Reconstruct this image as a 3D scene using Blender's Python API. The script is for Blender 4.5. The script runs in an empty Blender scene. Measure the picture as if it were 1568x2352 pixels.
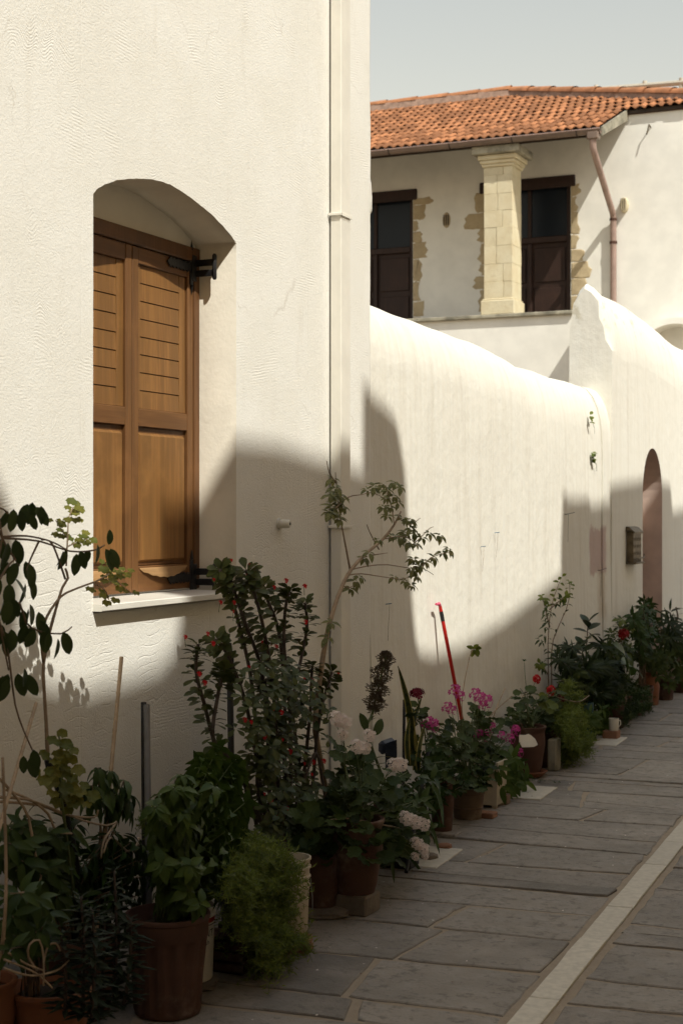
import bpy, bmesh, math, random
import numpy as np
from mathutils import Vector, Matrix, noise

# ------------------------------------------------------------------ frame of the place
# world X runs across the lane (the house wall stands at X = -3.1), Y along the lane, Z up.
random.seed(7)
R = math.radians
YAW = 24.0
CS, SN = math.cos(R(YAW)), math.sin(R(YAW))
EYE = 1.6
FPX, CX, CY = 3600.0, 784.0, 1176.0      # survey photo: focal length and centre in survey pixels
WALL = -3.1

scene = bpy.context.scene
col = scene.collection

# ------------------------------------------------------------------ camera
cam_d = bpy.data.cameras.new('camera')
cam = bpy.data.objects.new('camera', cam_d); col.objects.link(cam)
cam.location = (0, 0, EYE)
cam.rotation_euler = (R(90), 0, R(YAW))
cam_d.sensor_fit = 'HORIZONTAL'; cam_d.sensor_width = 24.0
cam_d.lens = FPX / 1568.0 * 24.0
cam_d.clip_start = 0.05; cam_d.clip_end = 3000
cam_d.dof.use_dof = True; cam_d.dof.focus_distance = 6.7; cam_d.dof.aperture_fstop = 6.3
scene.camera = cam

# ------------------------------------------------------------------ sky and sun
SUN = Vector((1.0, -0.65, 1.5)).normalized()          # towards the sun
el = math.asin(SUN.z); az = math.atan2(SUN.x, SUN.y)
w = bpy.data.worlds.new('World'); scene.world = w; w.use_nodes = True
nt = w.node_tree; nt.nodes.clear()
sky = nt.nodes.new('ShaderNodeTexSky'); sky.sky_type = 'NISHITA'; sky.sun_disc = False
sky.sun_elevation = el; sky.sun_rotation = az
sky.air_density = 2.7; sky.dust_density = 0.3; sky.ozone_density = 2.0
hs = nt.nodes.new('ShaderNodeHueSaturation'); hs.inputs['Saturation'].default_value = 0.50
mx = nt.nodes.new('ShaderNodeMix'); mx.data_type = 'RGBA'; mx.blend_type = 'MULTIPLY'; mx.inputs[0].default_value = 1.0
mx.inputs[7].default_value = (1.05, 0.97, 0.94, 1)
bg = nt.nodes.new('ShaderNodeBackground'); bg.inputs['Strength'].default_value = 0.135
wo = nt.nodes.new('ShaderNodeOutputWorld')
nt.links.new(sky.outputs[0], hs.inputs['Color']); nt.links.new(hs.outputs[0], mx.inputs[6])
nt.links.new(mx.outputs[2], bg.inputs['Color']); nt.links.new(bg.outputs[0], wo.inputs['Surface'])
sl = bpy.data.lights.new('sun', 'SUN'); sl.energy = 4.7; sl.angle = R(0.55); sl.color = (1.0, 0.975, 0.88)
so = bpy.data.objects.new('sun', sl); col.objects.link(so); so.location = (20, -13, 30)
so.rotation_euler = SUN.to_track_quat('Z', 'Y').to_euler()
vs = scene.view_settings
vs.view_transform = 'Standard'; vs.look = 'None'; vs.exposure = 0.0; vs.gamma = 1.0; vs.use_curve_mapping = False
scene.cycles.max_bounces = 4; scene.cycles.diffuse_bounces = 3; scene.cycles.glossy_bounces = 2; scene.cycles.transmission_bounces = 3; scene.cycles.transparent_max_bounces = 4
scene.cycles.use_adaptive_sampling = True; scene.cycles.adaptive_threshold = 0.03; scene.cycles.caustics_reflective = False; scene.cycles.caustics_refractive = False

# ------------------------------------------------------------------ surveying helpers
def P(x, y, n):
    """survey pixel -> point of the place at distance n across the lane"""
    r = (x - CX) / FPX
    zc = n / (CS * r - SN)
    xc = r * zc
    return Vector((n, SN * xc + CS * zc, EYE - (y - CY) / FPX * zc))
def G(x, y, z=0.0):
    """survey pixel -> point on the ground"""
    zc = FPX * (EYE - z) / (y - CY); xc = (x - CX) / FPX * zc
    return Vector((CS * xc - SN * zc, SN * xc + CS * zc, z))
def depth(p): return -SN * p[0] + CS * p[1]

# ------------------------------------------------------------------ object helpers
def link(o, parent=None):
    col.objects.link(o)
    if parent is not None:
        o.parent = parent
        if parent.type == 'EMPTY': o.matrix_parent_inverse = Matrix.Translation(-Vector(parent['_b'])) if '_b' in parent else Matrix()
    return o
def tag(o, label, cat, group=None, kind=None):
    if label: o['label'] = label
    if cat: o['category'] = cat
    if group: o['group'] = group
    if kind: o['kind'] = kind
    return o
roots = []
def thing(name, label, cat, base=(0, 0, 0), group=None):
    o = bpy.data.objects.new(name, None); o.empty_display_size = .05
    col.objects.link(o); o.location = base; o['_b'] = tuple(base); roots.append(o)
    return tag(o, label, cat, group)
def mesh(name, vs_, fs, mats, smooth=False, mi=None):
    me = bpy.data.meshes.new(name); me.from_pydata([tuple(v) for v in vs_], [], fs); me.update()
    for m in (mats if isinstance(mats, (list, tuple)) else [mats]): me.materials.append(m)
    if mi is not None: me.polygons.foreach_set('material_index', mi)
    if smooth: me.polygons.foreach_set('use_smooth', [True] * len(me.polygons))
    return me
def obj(name, me, parent=None, at=None):
    o = bpy.data.objects.new(name, me); link(o, parent)
    if at is not None: o.location = at
    return o
class MB:
    """collects shapes, builds ONE mesh object"""
    def __init__(s): s.v = []; s.f = []; s.m = []
    def add(s, v, f, m=0):
        b = len(s.v); s.v += [tuple(q) for q in v]; s.f += [tuple(i + b for i in q) for q in f]; s.m += [m] * len(f); return s
    def box(s, x0, x1, y0, y1, z0, z1, m=0, bev=0.0):
        if bev:
            b = min(bev, abs(x1-x0)*.45, abs(y1-y0)*.45, abs(z1-z0)*.45)
            bm = bmesh.new(); bmesh.ops.create_cube(bm, size=1)
            for q in bm.verts: q.co = Vector(((x0+x1)/2 + q.co.x*(x1-x0), (y0+y1)/2 + q.co.y*(y1-y0), (z0+z1)/2 + q.co.z*(z1-z0)))
            bmesh.ops.bevel(bm, geom=bm.edges[:], offset=b, segments=1, affect='EDGES')
            bm.verts.index_update()
            s.add([q.co[:] for q in bm.verts], [[q.index for q in f.verts] for f in bm.faces], m); bm.free(); return s
        v = [(x, y, z) for x in (x0, x1) for y in (y0, y1) for z in (z0, z1)]
        return s.add(v, [(0,1,3,2),(4,6,7,5),(0,4,5,1),(2,3,7,6),(0,2,6,4),(1,5,7,3)], m)
    def tube(s, path, rad, seg=6, m=0, cap=True):
        path = [Vector(p) for p in path]; n = len(path)
        if not isinstance(rad, (list, tuple)): rad = [rad] * n
        if len(rad) == 2 and n != 2: rad = [rad[0] + (rad[1]-rad[0])*i/(n-1) for i in range(n)]
        t0 = (path[1]-path[0]).normalized()
        u = t0.orthogonal().normalized(); v = []; f = []
        for i, p in enumerate(path):
            t = (path[min(i+1, n-1)] - path[max(i-1, 0)])
            t = t.normalized() if t.length > 1e-9 else t0
            u = (u - t*u.dot(t)); u = u.normalized() if u.length > 1e-6 else t.orthogonal().normalized()
            b = t.cross(u)
            for k in range(seg):
                a = 2*math.pi*k/seg
                v.append(p + (u*math.cos(a) + b*math.sin(a))*rad[i])
        for i in range(n-1):
            for k in range(seg):
                k2 = (k+1) % seg
                f.append((i*seg+k, i*seg+k2, (i+1)*seg+k2, (i+1)*seg+k))
        if cap: f.append(tuple(range(seg-1, -1, -1))); f.append(tuple((n-1)*seg+k for k in range(seg)))
        return s.add(v, f, m)
    def lathe(s, prof, c=(0,0,0), seg=28, m=0, fn=None, cap=False):
        v = []; f = []
        for i, (r, z) in enumerate(prof):
            for k in range(seg):
                a = 2*math.pi*k/seg; rr = r*(fn(a, i) if fn else 1)
                v.append((c[0]+rr*math.cos(a), c[1]+rr*math.sin(a), c[2]+z))
        for i in range(len(prof)-1):
            for k in range(seg):
                k2 = (k+1) % seg; f.append((i*seg+k, i*seg+k2, (i+1)*seg+k2, (i+1)*seg+k))
        if cap: f.append(tuple((len(prof)-1)*seg+k for k in range(seg)))
        return s.add(v, f, m)
    def prism(s, poly, axis, a0, a1, m=0):
        """poly of 2D points extruded along axis 0/1/2"""
        n = len(poly); v = []
        for a in (a0, a1):
            for p in poly:
                q = list(p); q.insert(axis, a); v.append(q)
        f = [tuple(range(n)), tuple(range(2*n-1, n-1, -1))] + [(i, n+i, n+(i+1) % n, (i+1) % n) for i in range(n)]
        return s.add(v, f, m)
    def build(s, name, mats, parent=None, smooth=False, sub=None):
        me = mesh(name, s.v, s.f, mats, smooth, s.m)
        bm = bmesh.new(); bm.from_mesh(me); bmesh.ops.recalc_face_normals(bm, faces=bm.faces[:]); bm.to_mesh(me); bm.free()
        if smooth == 'auto':
            me.polygons.foreach_set('use_smooth', [True]*len(me.polygons))
            try: me.set_sharp_from_angle(angle=R(38))
            except Exception: pass
        o = obj(name, me, parent)
        return o
    def build_thing(s, name, mats, label, cat, smooth=False, group=None, kind=None):
        a = np.array(s.v); c = Vector(((a[:,0].min()+a[:,0].max())/2, (a[:,1].min()+a[:,1].max())/2, a[:,2].min()))
        s.v = [(q[0]-c.x, q[1]-c.y, q[2]-c.z) for q in s.v]
        o = s.build(name, mats, None, smooth); o.location = c
        return tag(o, label, cat, group, kind)

# ------------------------------------------------------------------ materials
class NM:
    def __init__(s, name):
        s.mat = bpy.data.materials.new(name); s.mat.use_nodes = True
        s.t = s.mat.node_tree; s.b = s.t.nodes['Principled BSDF']; s.out = s.t.nodes['Material Output']
        s._tc = None
    def n(s, ty, **kw):
        q = s.t.nodes.new(ty)
        for k, v in kw.items(): setattr(q, k, v)
        return q
    def set(s, q, i, v):
        if hasattr(v, 'is_output') : s.t.links.new(v, q.inputs[i])
        else: q.inputs[i].default_value = v
    def tc(s, which='Object'):
        if s._tc is None: s._tc = s.n('ShaderNodeTexCoord')
        return s._tc.outputs[which]
    def map(s, scale=(1,1,1), loc=(0,0,0), rot=(0,0,0), vec=None):
        q = s.n('ShaderNodeMapping'); s.set(q, 0, vec or s.tc()); s.set(q, 1, loc); s.set(q, 2, rot); s.set(q, 3, scale); return q.outputs[0]
    def noise(s, scale, detail=4, rough=.55, vec=None, dist=0):
        q = s.n('ShaderNodeTexNoise'); s.set(q, 'Vector', vec or s.tc()); s.set(q, 'Scale', scale); s.set(q, 'Detail', detail); s.set(q, 'Roughness', rough); s.set(q, 'Distortion', dist); return q.outputs['Fac']
    def math(s, op, a, b=0.0, c=None, clamp=False):
        q = s.n('ShaderNodeMath', operation=op, use_clamp=clamp); s.set(q, 0, a); s.set(q, 1, b)
        if c is not None: s.set(q, 2, c)
        return q.outputs[0]
    def xyz(s, vec=None):
        q = s.n('ShaderNodeSeparateXYZ'); s.set(q, 0, vec or s.tc()); return q.outputs
    def comb(s, x, y, z):
        q = s.n('ShaderNodeCombineXYZ'); s.set(q, 0, x); s.set(q, 1, y); s.set(q, 2, z); return q.outputs[0]
    def ramp(s, f, lo, hi, a=0.0, b=1.0):
        q = s.n('ShaderNodeMapRange', interpolation_type='SMOOTHSTEP'); s.set(q, 0, f); s.set(q, 1, lo); s.set(q, 2, hi); s.set(q, 3, a); s.set(q, 4, b); return q.outputs[0]
    def mix(s, f, a, b, mode='MIX'):
        q = s.n('ShaderNodeMix', data_type='RGBA', blend_type=mode)
        s.set(q, 0, f); s.set(q, 6, a if hasattr(a, 'is_output') else (*a[:3], 1)); s.set(q, 7, b if hasattr(b, 'is_output') else (*b[:3], 1)); return q.outputs[2]
    def bump(s, h, strength=.5, dist=.01, nrm=None):
        q = s.n('ShaderNodeBump'); s.set(q, 'Strength', strength); s.set(q, 'Distance', dist); s.set(q, 'Height', h)
        if nrm is not None: s.set(q, 'Normal', nrm)
        return q.outputs[0]
    def rnd(s):
        a = s.n('ShaderNodeObjectInfo').outputs['Random']; g = s.n('ShaderNodeNewGeometry').outputs['Random Per Island']
        return s.math('FRACT', s.math('ADD', a, g))
    def fin(s, color=None, rough=None, normal=None, metal=None, spec=None):
        if color is not None: s.set(s.b, 'Base Color', color if hasattr(color, 'is_output') else (*color[:3], 1))
        if rough is not None: s.set(s.b, 'Roughness', rough)
        if normal is not None: s.set(s.b, 'Normal', normal)
        if metal is not None: s.set(s.b, 'Metallic', metal)
        if spec is not None: s.set(s.b, 'Specular IOR Level', spec)
        return s.mat
def basic(name, c, rough=.75, var=.18, scale=9, bump=.25, bscale=60, rnd=.15, metal=0, spec=.35, bd=.004):
    m = NM(name); f = m.noise(scale, 5)
    dark = tuple(q*(1-var) for q in c); lite = tuple(min(1, q*(1+var)) for q in c)
    cc = m.mix(m.ramp(f, .3, .7), dark, lite)
    if rnd: cc = m.mix(m.math('MULTIPLY', m.rnd(), rnd*2), cc, tuple(q*.6 for q in c))
    return m.fin(cc, rough, m.bump(m.noise(bscale, 4), bump, bd), metal, spec)
def leafmat(name, c1, c2, rough=.5, trans=.22, c3=None):
    m = NM(name); r = m.rnd()
    if c1[1] > c1[0] and c1[1] < .2: c1 = (c1[0]*.9, c1[1]*.85, c1[2]*.6); c2 = (c2[0]*1.15, c2[1]*1.05, c2[2]*.72)
    cc = m.mix(r, c1, c2)
    if c3 is not None: cc = m.mix(m.ramp(m.noise(28, 2), .52, .6), cc, c3)
    cc = m.mix(m.math('MULTIPLY', m.noise(25, 3), .35), cc, tuple(q*.45 for q in c1))
    m.fin(cc, rough, m.bump(m.noise(80, 2), .2, .003), spec=.25)
    m.b.inputs['Specular IOR Level'].default_value = .22; tr = m.n('ShaderNodeBsdfTranslucent'); m.t.links.new(m.mix(.5, cc, tuple(q*1.5 for q in c2)), tr.inputs[0])
    ms = m.n('ShaderNodeMixShader'); ms.inputs[0].default_value = trans
    m.t.links.new(m.b.outputs[0], ms.inputs[1]); m.t.links.new(tr.outputs[0], ms.inputs[2]); m.t.links.new(ms.outputs[0], m.out.inputs[0])
    return m.mat

def mat_house_plaster():
    m = NM('combed_plaster'); o = m.xyz(); u, v = o[1], o[2]
    # hand-combed patches: every patch has its own slope and waviness
    cell = m.n('ShaderNodeTexVoronoi'); m.set(cell, 'Vector', m.map((1, 1.7, 4.2))); m.set(cell, 'Scale', 1.0); m.set(cell, 'Randomness', .9)
    cr = m.n('ShaderNodeSeparateColor'); m.set(cr, 0, cell.outputs['Color'])
    slow = m.noise(3.0, 2)
    slope = m.math('MULTIPLY', m.math('SUBTRACT', cr.outputs[0], .6), .30)
    amp = m.math('MULTIPLY', m.ramp(cr.outputs[1], .35, .75), .018)
    wob = m.math('SINE', m.math('ADD', m.math('MULTIPLY', u, 56.0), m.math('MULTIPLY', slow, 16.0)))
    vv = m.math('ADD', m.math('ADD', v, m.math('MULTIPLY', slope, u)), m.math('MULTIPLY', amp, wob))
    lines = m.math('SINE', m.math('ADD', m.math('MULTIPLY', vv, 2*math.pi/.0125), m.math('MULTIPLY', m.noise(30, 2), 5.0)))
    edge = m.ramp(cell.outputs['Distance'], .30, .72, 1, 0)
    patchy = m.noise(5.5, 3, .6)
    comb = m.math('MULTIPLY', m.math('MULTIPLY', m.math('ADD', lines, 1.0), -.5), m.math('MULTIPLY', edge, m.ramp(patchy, .44, .66)))
    # a few bold scratched waves on the lower wall
    vb = m.math('ADD', m.math('ADD', v, m.math('MULTIPLY', m.math('SINE', m.math('ADD', m.math('MULTIPLY', u, 38.0), m.math('MULTIPLY', slow, 7.0))), m.math('MULTIPLY', m.ramp(slow, .42, .6), .013))), m.math('MULTIPLY', u, -.10))
    vb = m.math('ADD', vb, m.math('MULTIPLY', slow, .12))
    bold = m.ramp(m.math('PINGPONG', m.math('ADD', vb, m.math('MULTIPLY', patchy, .05)), .019), 0.0, .0034, -1, 0)
    bold = m.math('MULTIPLY', bold, m.math('MULTIPLY', m.ramp(patchy, .48, .56), m.ramp(v, 1.35, 1.8, 1.0, 0.0)))
    grain = m.noise(110, 3, .75); lump = m.noise(26, 3, .65)
    h = m.math('ADD', m.math('ADD', m.math('MULTIPLY', comb, .27), m.math('MULTIPLY', bold, .40)), m.math('ADD', m.math('MULTIPLY', grain, .9), m.math('MULTIPLY', lump, .6)))
    seam = m.ramp(m.math('PINGPONG', m.math('ADD', u, m.math('MULTIPLY', patchy, .012)), .47), .0, .005, -1, 0)
    h = m.math('ADD', h, m.math('MULTIPLY', seam, .35))
    c = m.mix(m.ramp(slow, .3, .72), (.84, .815, .745), (.875, .855, .795))
    c = m.mix(m.math('MULTIPLY', m.ramp(m.noise(2.6, 4, .65, m.map((1, 3, .7))), .56, .8), .25), c, (.60, .54, .44))   # weather stains
    c = m.mix(m.math('MULTIPLY', m.ramp(m.noise(60, 2), .66, .74), .3), c, (.5, .43, .33))
    vn = m.n('ShaderNodeTexVoronoi', feature='DISTANCE_TO_EDGE'); vd = m.n('ShaderNodeVectorMath', operation='ADD'); m.set(vd, 0, m.tc()); m.t.links.new(m.comb(0.0, m.math('MULTIPLY', patchy, .35), m.math('MULTIPLY', lump, .06)), vd.inputs[1])
    m.set(vn, 'Vector', vd.outputs[0]); m.set(vn, 'Scale', .9)
    crack = m.math('MULTIPLY', m.ramp(vn.outputs['Distance'], .0, .0035, 1, 0), m.ramp(slow, .50, .60))
    c = m.mix(m.math('MULTIPLY', crack, .28), c, (.42, .36, .28))
    c = m.mix(m.math('MULTIPLY', m.ramp(v, .75, .1), m.math('MULTIPLY', m.ramp(patchy, .35, .6), .45)), c, (.46, .40, .32))
    return m.fin(c, .9, m.bump(h, .45, .006), spec=.15)
def mat_limewash():
    m = NM('limewash'); o = m.xyz(); u, v = o[1], o[2]
    streak = m.noise(1.0, 4, .6, m.map((10, 26, 1.1)))
    fine = m.noise(1.0, 3, .6, m.map((40, 130, 3.0)))
    c = m.mix(m.ramp(streak, .35, .7), (.84, .815, .735), (.80, .765, .675))
    c = m.mix(m.math('MULTIPLY', m.ramp(m.noise(1.0, 5, .65, m.map((3, 7, .55), (3, 1, 7))), .52, .76), .36), c, (.56, .50, .41))
    c = m.mix(m.math('MULTIPLY', m.ramp(v, .9, .1), m.math('MULTIPLY', m.ramp(m.noise(5, 5), .35, .65), .5)), c, (.45, .39, .31))   # splash dirt at the foot
    # lichen along the top of the high wall
    c = m.mix(m.math('MULTIPLY', m.ramp(v, 2.95, 3.2), m.math('MULTIPLY', m.ramp(m.noise(7, 5, .7), .55, .68), .5)), c, (.42, .36, .22))
    # one faded pink paint patch with a brown run below it
    nn = m.math('MULTIPLY', m.math('SUBTRACT', m.noise(9, 4), .5), .16)
    du = m.math('ABSOLUTE', m.math('SUBTRACT', m.math('ADD', u, m.math('MULTIPLY', nn, .5)), 11.86)); dv = m.math('ABSOLUTE', m.math('SUBTRACT', m.math('ADD', v, nn), 1.30))
    patch = m.math('MULTIPLY', m.ramp(du, .20, .26, 1, 0), m.ramp(dv, .15, .2, 1, 0))
    c = m.mix(m.math('MULTIPLY', patch, .8), c, (.53, .38, .35))
    du2 = m.math('ABSOLUTE', m.math('SUBTRACT', u, 11.97)); dv2 = m.math('ABSOLUTE', m.math('SUBTRACT', v, .95))
    run = m.math('MULTIPLY', m.ramp(m.math('ADD', du2, m.math('MULTIPLY', nn, 1.2)), .02, .16, 1, 0), m.ramp(m.math('ADD', dv2, nn), .1, .3, 1, 0))
    c = m.mix(m.math('MULTIPLY', run, .55), c, (.50, .39, .27))
    h = m.math('ADD', m.math('MULTIPLY', fine, .5), m.math('ADD', m.math('MULTIPLY', m.noise(9, 3), 2.2), m.math('MULTIPLY', m.noise(120, 2), .25)))
    return m.fin(c, .9, m.bump(h, .42, .007), spec=.15)
def mat_wood(name, c, dark, axis=2):
    m = NM(name); sc = [70, 70, 70]; sc[axis] = 3.0
    g = m.noise(1.0, 5, .6, m.map(tuple(sc)), .6)
    sc2 = [14, 14, 14]; sc2[axis] = 1.2
    g2 = m.noise(1.0, 3, .5, m.map(tuple(sc2)), 1.5)
    cc = m.mix(m.ramp(g, .3, .75), c, dark); cc = m.mix(m.ramp(g2, .35, .65, 0, .85), cc, tuple(q*.60 for q in c)); cc = m.mix(m.ramp(m.noise(3.5, 4, .6), .5, .75, 0, .5), cc, tuple(q*1.35 for q in c))
    cc = m.mix(m.math('MULTIPLY', m.rnd(), .35), cc, dark)
    return m.fin(cc, .55, m.bump(g, .25, .002), spec=.35)
def mat_slate():
    m = NM('slate_slab'); r = m.n('ShaderNodeObjectInfo').outputs['Random']
    v3 = m.n('ShaderNodeVectorMath', operation='ADD'); m.set(v3, 0, m.tc()); m.t.links.new(m.math('MULTIPLY', r, 40), v3.inputs[1])
    vec = v3.outputs[0]
    c = m.mix(r, (.150, .134, .115), (.275, .246, .208))
    c = m.mix(m.ramp(m.noise(3.0, 6, .65, vec), .35, .7, 0, .8), c, (.335, .295, .248))
    c = m.mix(m.ramp(m.noise(24, 5, .7, vec), .48, .68, 0, .65), c, (.105, .095, .083))
    sn = m.noise(4.0, 2, .5, vec, .5)
    q = m.n('ShaderNodeMath', operation='SNAP'); m.set(q, 0, m.math('ADD', sn, m.math('MULTIPLY', m.noise(18, 4, .6, vec), .12))); m.set(q, 1, .14)
    h = m.math('ADD', m.math('MULTIPLY', q.outputs[0], 3.5), m.math('ADD', m.math('MULTIPLY', m.noise(60, 4, .7, vec), .6), m.math('MULTIPLY', m.noise(9, 4, .6, vec), 1.1)))
    return m.fin(c, m.ramp(m.noise(14, 3, .5, vec), .3, .7, .62, .85), m.bump(h, .85, .008), spec=.3)
def mat_terracotta(name, c, dirt=.5):
    m = NM(name)
    cc = m.mix(m.ramp(m.noise(9, 5), .3, .7), c, tuple(q*.78 for q in c))
    cc = m.mix(m.math('MULTIPLY', m.ramp(m.noise(5, 6, .7), .52, .75), dirt), cc, (.42, .35, .28))
    cc = m.mix(m.math('MULTIPLY', m.ramp(m.noise(13, 5, .7), .55, .75), dirt), cc, (.07, .055, .04))
    cc = m.mix(m.math('MULTIPLY', m.rnd(), .3), cc, tuple(q*.7 for q in c))
    return m.fin(cc, .8, m.bump(m.noise(90, 4), .25, .003), spec=.25)
def mat_mortar():
    m = NM('sandy_joint')
    c = m.mix(m.noise(20, 6, .7), (.26, .21, .155), (.42, .35, .265))
    return m.fin(c, .95, m.bump(m.noise(130, 4, .7), .6, .006), spec=.1)
def mat_stone(name, c1, c2, pit=.4):
    m = NM(name); c = m.mix(m.ramp(m.noise(4, 6, .65), .32, .7), c1, c2)
    c = m.mix(m.math('MULTIPLY', m.ramp(m.noise(17, 5, .7), .55, .75), pit), c, tuple(q*.45 for q in c2))
    c = m.mix(m.math('MULTIPLY', m.rnd(), .3), c, tuple(q*.7 for q in c1))
    return m.fin(c, .9, m.bump(m.noise(22, 5, .7), .6, .012), spec=.15)
MAT = dict(
    plaster=mat_house_plaster(), lime=mat_limewash(),
    smooth=basic('painted_render', (.83, .80, .725), .9, .05, 3, .2, 30, 0, spec=.15),
    reveal=basic('smooth_reveal_plaster', (.78, .72, .61), .9, .06, 5, .45, 45, 0, spec=.15),
    ochre=basic('ochre_render', (.74, .57, .36), .9, .08, 3, .2, 30, 0, spec=.15),
    pipe=basic('white_painted_metal', (.82, .78, .69), .55, .04, 8, .08, 60, 0),
    wood=mat_wood('honey_wood', (.315, .152, .046), (.20, .090, .027)),
    woodh=mat_wood('honey_wood_rail', (.215, .098, .033), (.14, .060, .020), 1),
    woods=mat_wood('honey_wood_stile', (.23, .107, .036), (.145, .063, .021)),
    woodd=mat_wood('honey_wood_frame', (.18, .080, .028), (.11, .047, .016)),
    raw=mat_wood('raw_split_wood', (.50, .30, .14), (.33, .17, .06), 1),
    iron=basic('black_iron', (.018, .018, .02), .45, .4, 20, .4, 90, 0, .3, .5),
    marble=basic('pale_marble', (.80, .77, .69), .35, .06, 6, .06, 40, .05),
    marblef=basic('worn_marble', (.58, .53, .43), .65, .10, 30, .4, 60, .25),
    doorwood=mat_wood('dark_door_wood', (.045, .020, .013), (.025, .012, .008)),
    glass=basic('dark_pane', (.010, .014, .020), .25, .1, 2, .03, 8, 0, 0, .22),
    quoin=mat_stone('tan_rubble_stone', (.56, .45, .285), (.42, .325, .20), .5),
    ashlar=mat_stone('yellow_sandstone', (.72, .64, .45), (.64, .54, .35), .25),
    lichen=mat_stone('lichened_stone', (.46, .42, .32), (.14, .13, .10), .8),
    tile=basic('clay_roof_tile', (.38, .160, .070), .9, .4, 4, .3, 40, .6),
    tiled=basic('clay_ridge_tile', (.44, .19, .085), .8, .25, 5, .3, 40, .2),
    ridgemortar=basic('ridge_mortar', (.30, .20, .15), .95, .25, 9, .5, 30, 0),
    gutter=basic('brown_gutter', (.19, .135, .105), .35, .12, 6, .08, 20, 0),
    rwp=basic('brown_downpipe', (.34, .235, .195), .45, .15, 5, .08, 20, 0),
    eave=basic('dark_eave_timber', (.05, .035, .025), .8),
    slate=mat_slate(), mortar=mat_mortar(),
    ground=basic('dry_earth', (.26, .21, .15), .95, .25, 2, .4, 20, 0),
    terra=mat_terracotta('terracotta', (.105, .054, .038), .4),
    terrao=mat_terracotta('orange_terracotta', (.25, .10, .05), .3),
    terrab=mat_terracotta('brown_terracotta', (.10, .05, .035), .45),
    terrag=mat_terracotta('weathered_terracotta', (.18, .125, .085), .6),
    bucket=basic('cream_plastic', (.50, .43, .32), .5, .12, 8, .1, 30, 0),
    white=basic('white_glaze', (.72, .68, .58), .4, .08, 9, .05, 30, 0),
    teal=basic('teal_plastic', (.035, .10, .115), .45, .15, 8, .08, 30, 0),
    blackp=basic('black_plastic', (.014, .014, .015), .5, .2, 8, .1, 30, 0),
    navy=basic('navy_plastic', (.025, .035, .06), .5, .2, 8, .1, 30, 0),
    soil=basic('potting_soil', (.045, .032, .022), .95, .4, 40, 1.0, 80, 0, bd=.01),
    cane=mat_wood('bamboo_cane', (.50, .37, .24), (.34, .235, .14)),
    greyp=basic('grey_metal_tube', (.15, .145, .14), .5, .15, 12, .1, 40, 0),
    redp=basic('red_plastic_tube', (.42, .012, .008), .35, .1, 6, .05, 20, 0),
    pinkp=basic('pink_plastic', (.75, .12, .2), .45, .1, 6, .05, 20, 0),
    redprint=basic('red_print', (.26, .035, .02), .6, .15, 20, .05, 30, 0),
    blueprint=basic('dark_blue_print', (.02, .022, .05), .6, .15, 20, .05, 30, 0),
    pinkdoor=basic('faded_pink_paint', (.58, .45, .385), .8, .1, 5, .15, 30, 0),
    bronze=basic('tarnished_brass', (.13, .10, .06), .5, .35, 16, .5, 60, 0, .35),
    brick=mat_stone('clay_brick', (.33, .17, .10), (.24, .13, .085), .35),
    rock=mat_stone('grey_rock', (.24, .20, .16), (.15, .125, .10), .5),
    timber=mat_wood('old_timber', (.25, .15, .09), (.14, .08, .045), 1),
    twig=basic('grey_brown_twig', (.20, .145, .10), .85, .3, 20, .5, 90, .25),
    twigp=basic('pale_twig', (.36, .27, .185), .85, .3, 20, .5, 90, .25),
    greenstem=basic('green_stem', (.10, .13, .05), .7, .25, 20, .3, 60, .2),
    thorn=basic('dark_thorny_stem', (.085, .065, .055), .85, .3, 30, .6, 90, .2),
    hoya=leafmat('dark_glossy_leaf', (.030, .058, .026), (.052, .082, .036), .28, .1),
    yellow=leafmat('yellow_green_leaf', (.10, .13, .028), (.22, .21, .05), .5, .3, (.06, .10, .025)),
    basil=leafmat('mid_green_leaf', (.040, .085, .022), (.075, .125, .032), .45, .2),
    lance=leafmat('deep_green_leaf', (.025, .055, .018), (.045, .085, .028), .4, .15),
    crown=leafmat('olive_leaf', (.040, .070, .022), (.085, .105, .040), .45, .18, (.07, .08, .035)),
    geran=leafmat('geranium_leaf', (.028, .056, .020), (.058, .088, .030), .6, .18),
    kalan=leafmat('blue_green_leaf', (.025, .042, .036), (.04, .058, .046), .5, .08),
    fern=leafmat('feathery_green', (.095, .155, .040), (.20, .26, .075), .55, .35),
    varieg=leafmat('variegated_leaf', (.07, .105, .04), (.15, .17, .07), .45, .25, (.45, .42, .22)),
    sans=leafmat('banded_leaf', (.05, .075, .035), (.07, .09, .04), .45, .1, (.025, .045, .022)),
    sanse=leafmat('yellow_leaf_edge', (.40, .34, .09), (.46, .40, .12), .5, .1),
    ficus=leafmat('rubber_leaf', (.018, .034, .018), (.028, .05, .022), .35, .08),
    farleaf=leafmat('far_green_leaf', (.030, .058, .022), (.07, .10, .035), .55, .2),
    lime_l=leafmat('light_green_leaf', (.10, .15, .04), (.16, .20, .06), .5, .3),
    redf=leafmat('red_petal', (.48, .010, .018), (.60, .022, .03), .6, .25),
    pinkf=leafmat('pale_pink_petal', (.83, .69, .63), (.87, .79, .74), .6, .35),
    magf=leafmat('magenta_petal', (.52, .045, .25), (.64, .09, .34), .6, .3),
    maroon=leafmat('maroon_petal', (.14, .012, .03), (.22, .02, .045), .6, .2),
    dry=leafmat('dry_seed_head', (.13, .105, .075), (.22, .18, .13), .8, .1),
    petal=basic('fallen_petal', (.78, .70, .62), .7, .1, 9, .05, 20, .2),
    cable=basic('blue_string', (.12, .2, .27), .6, .1),
    redflower_far=leafmat('dark_red_petal', (.28, .01, .015), (.38, .015, .02), .6, .2),
)

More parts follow.
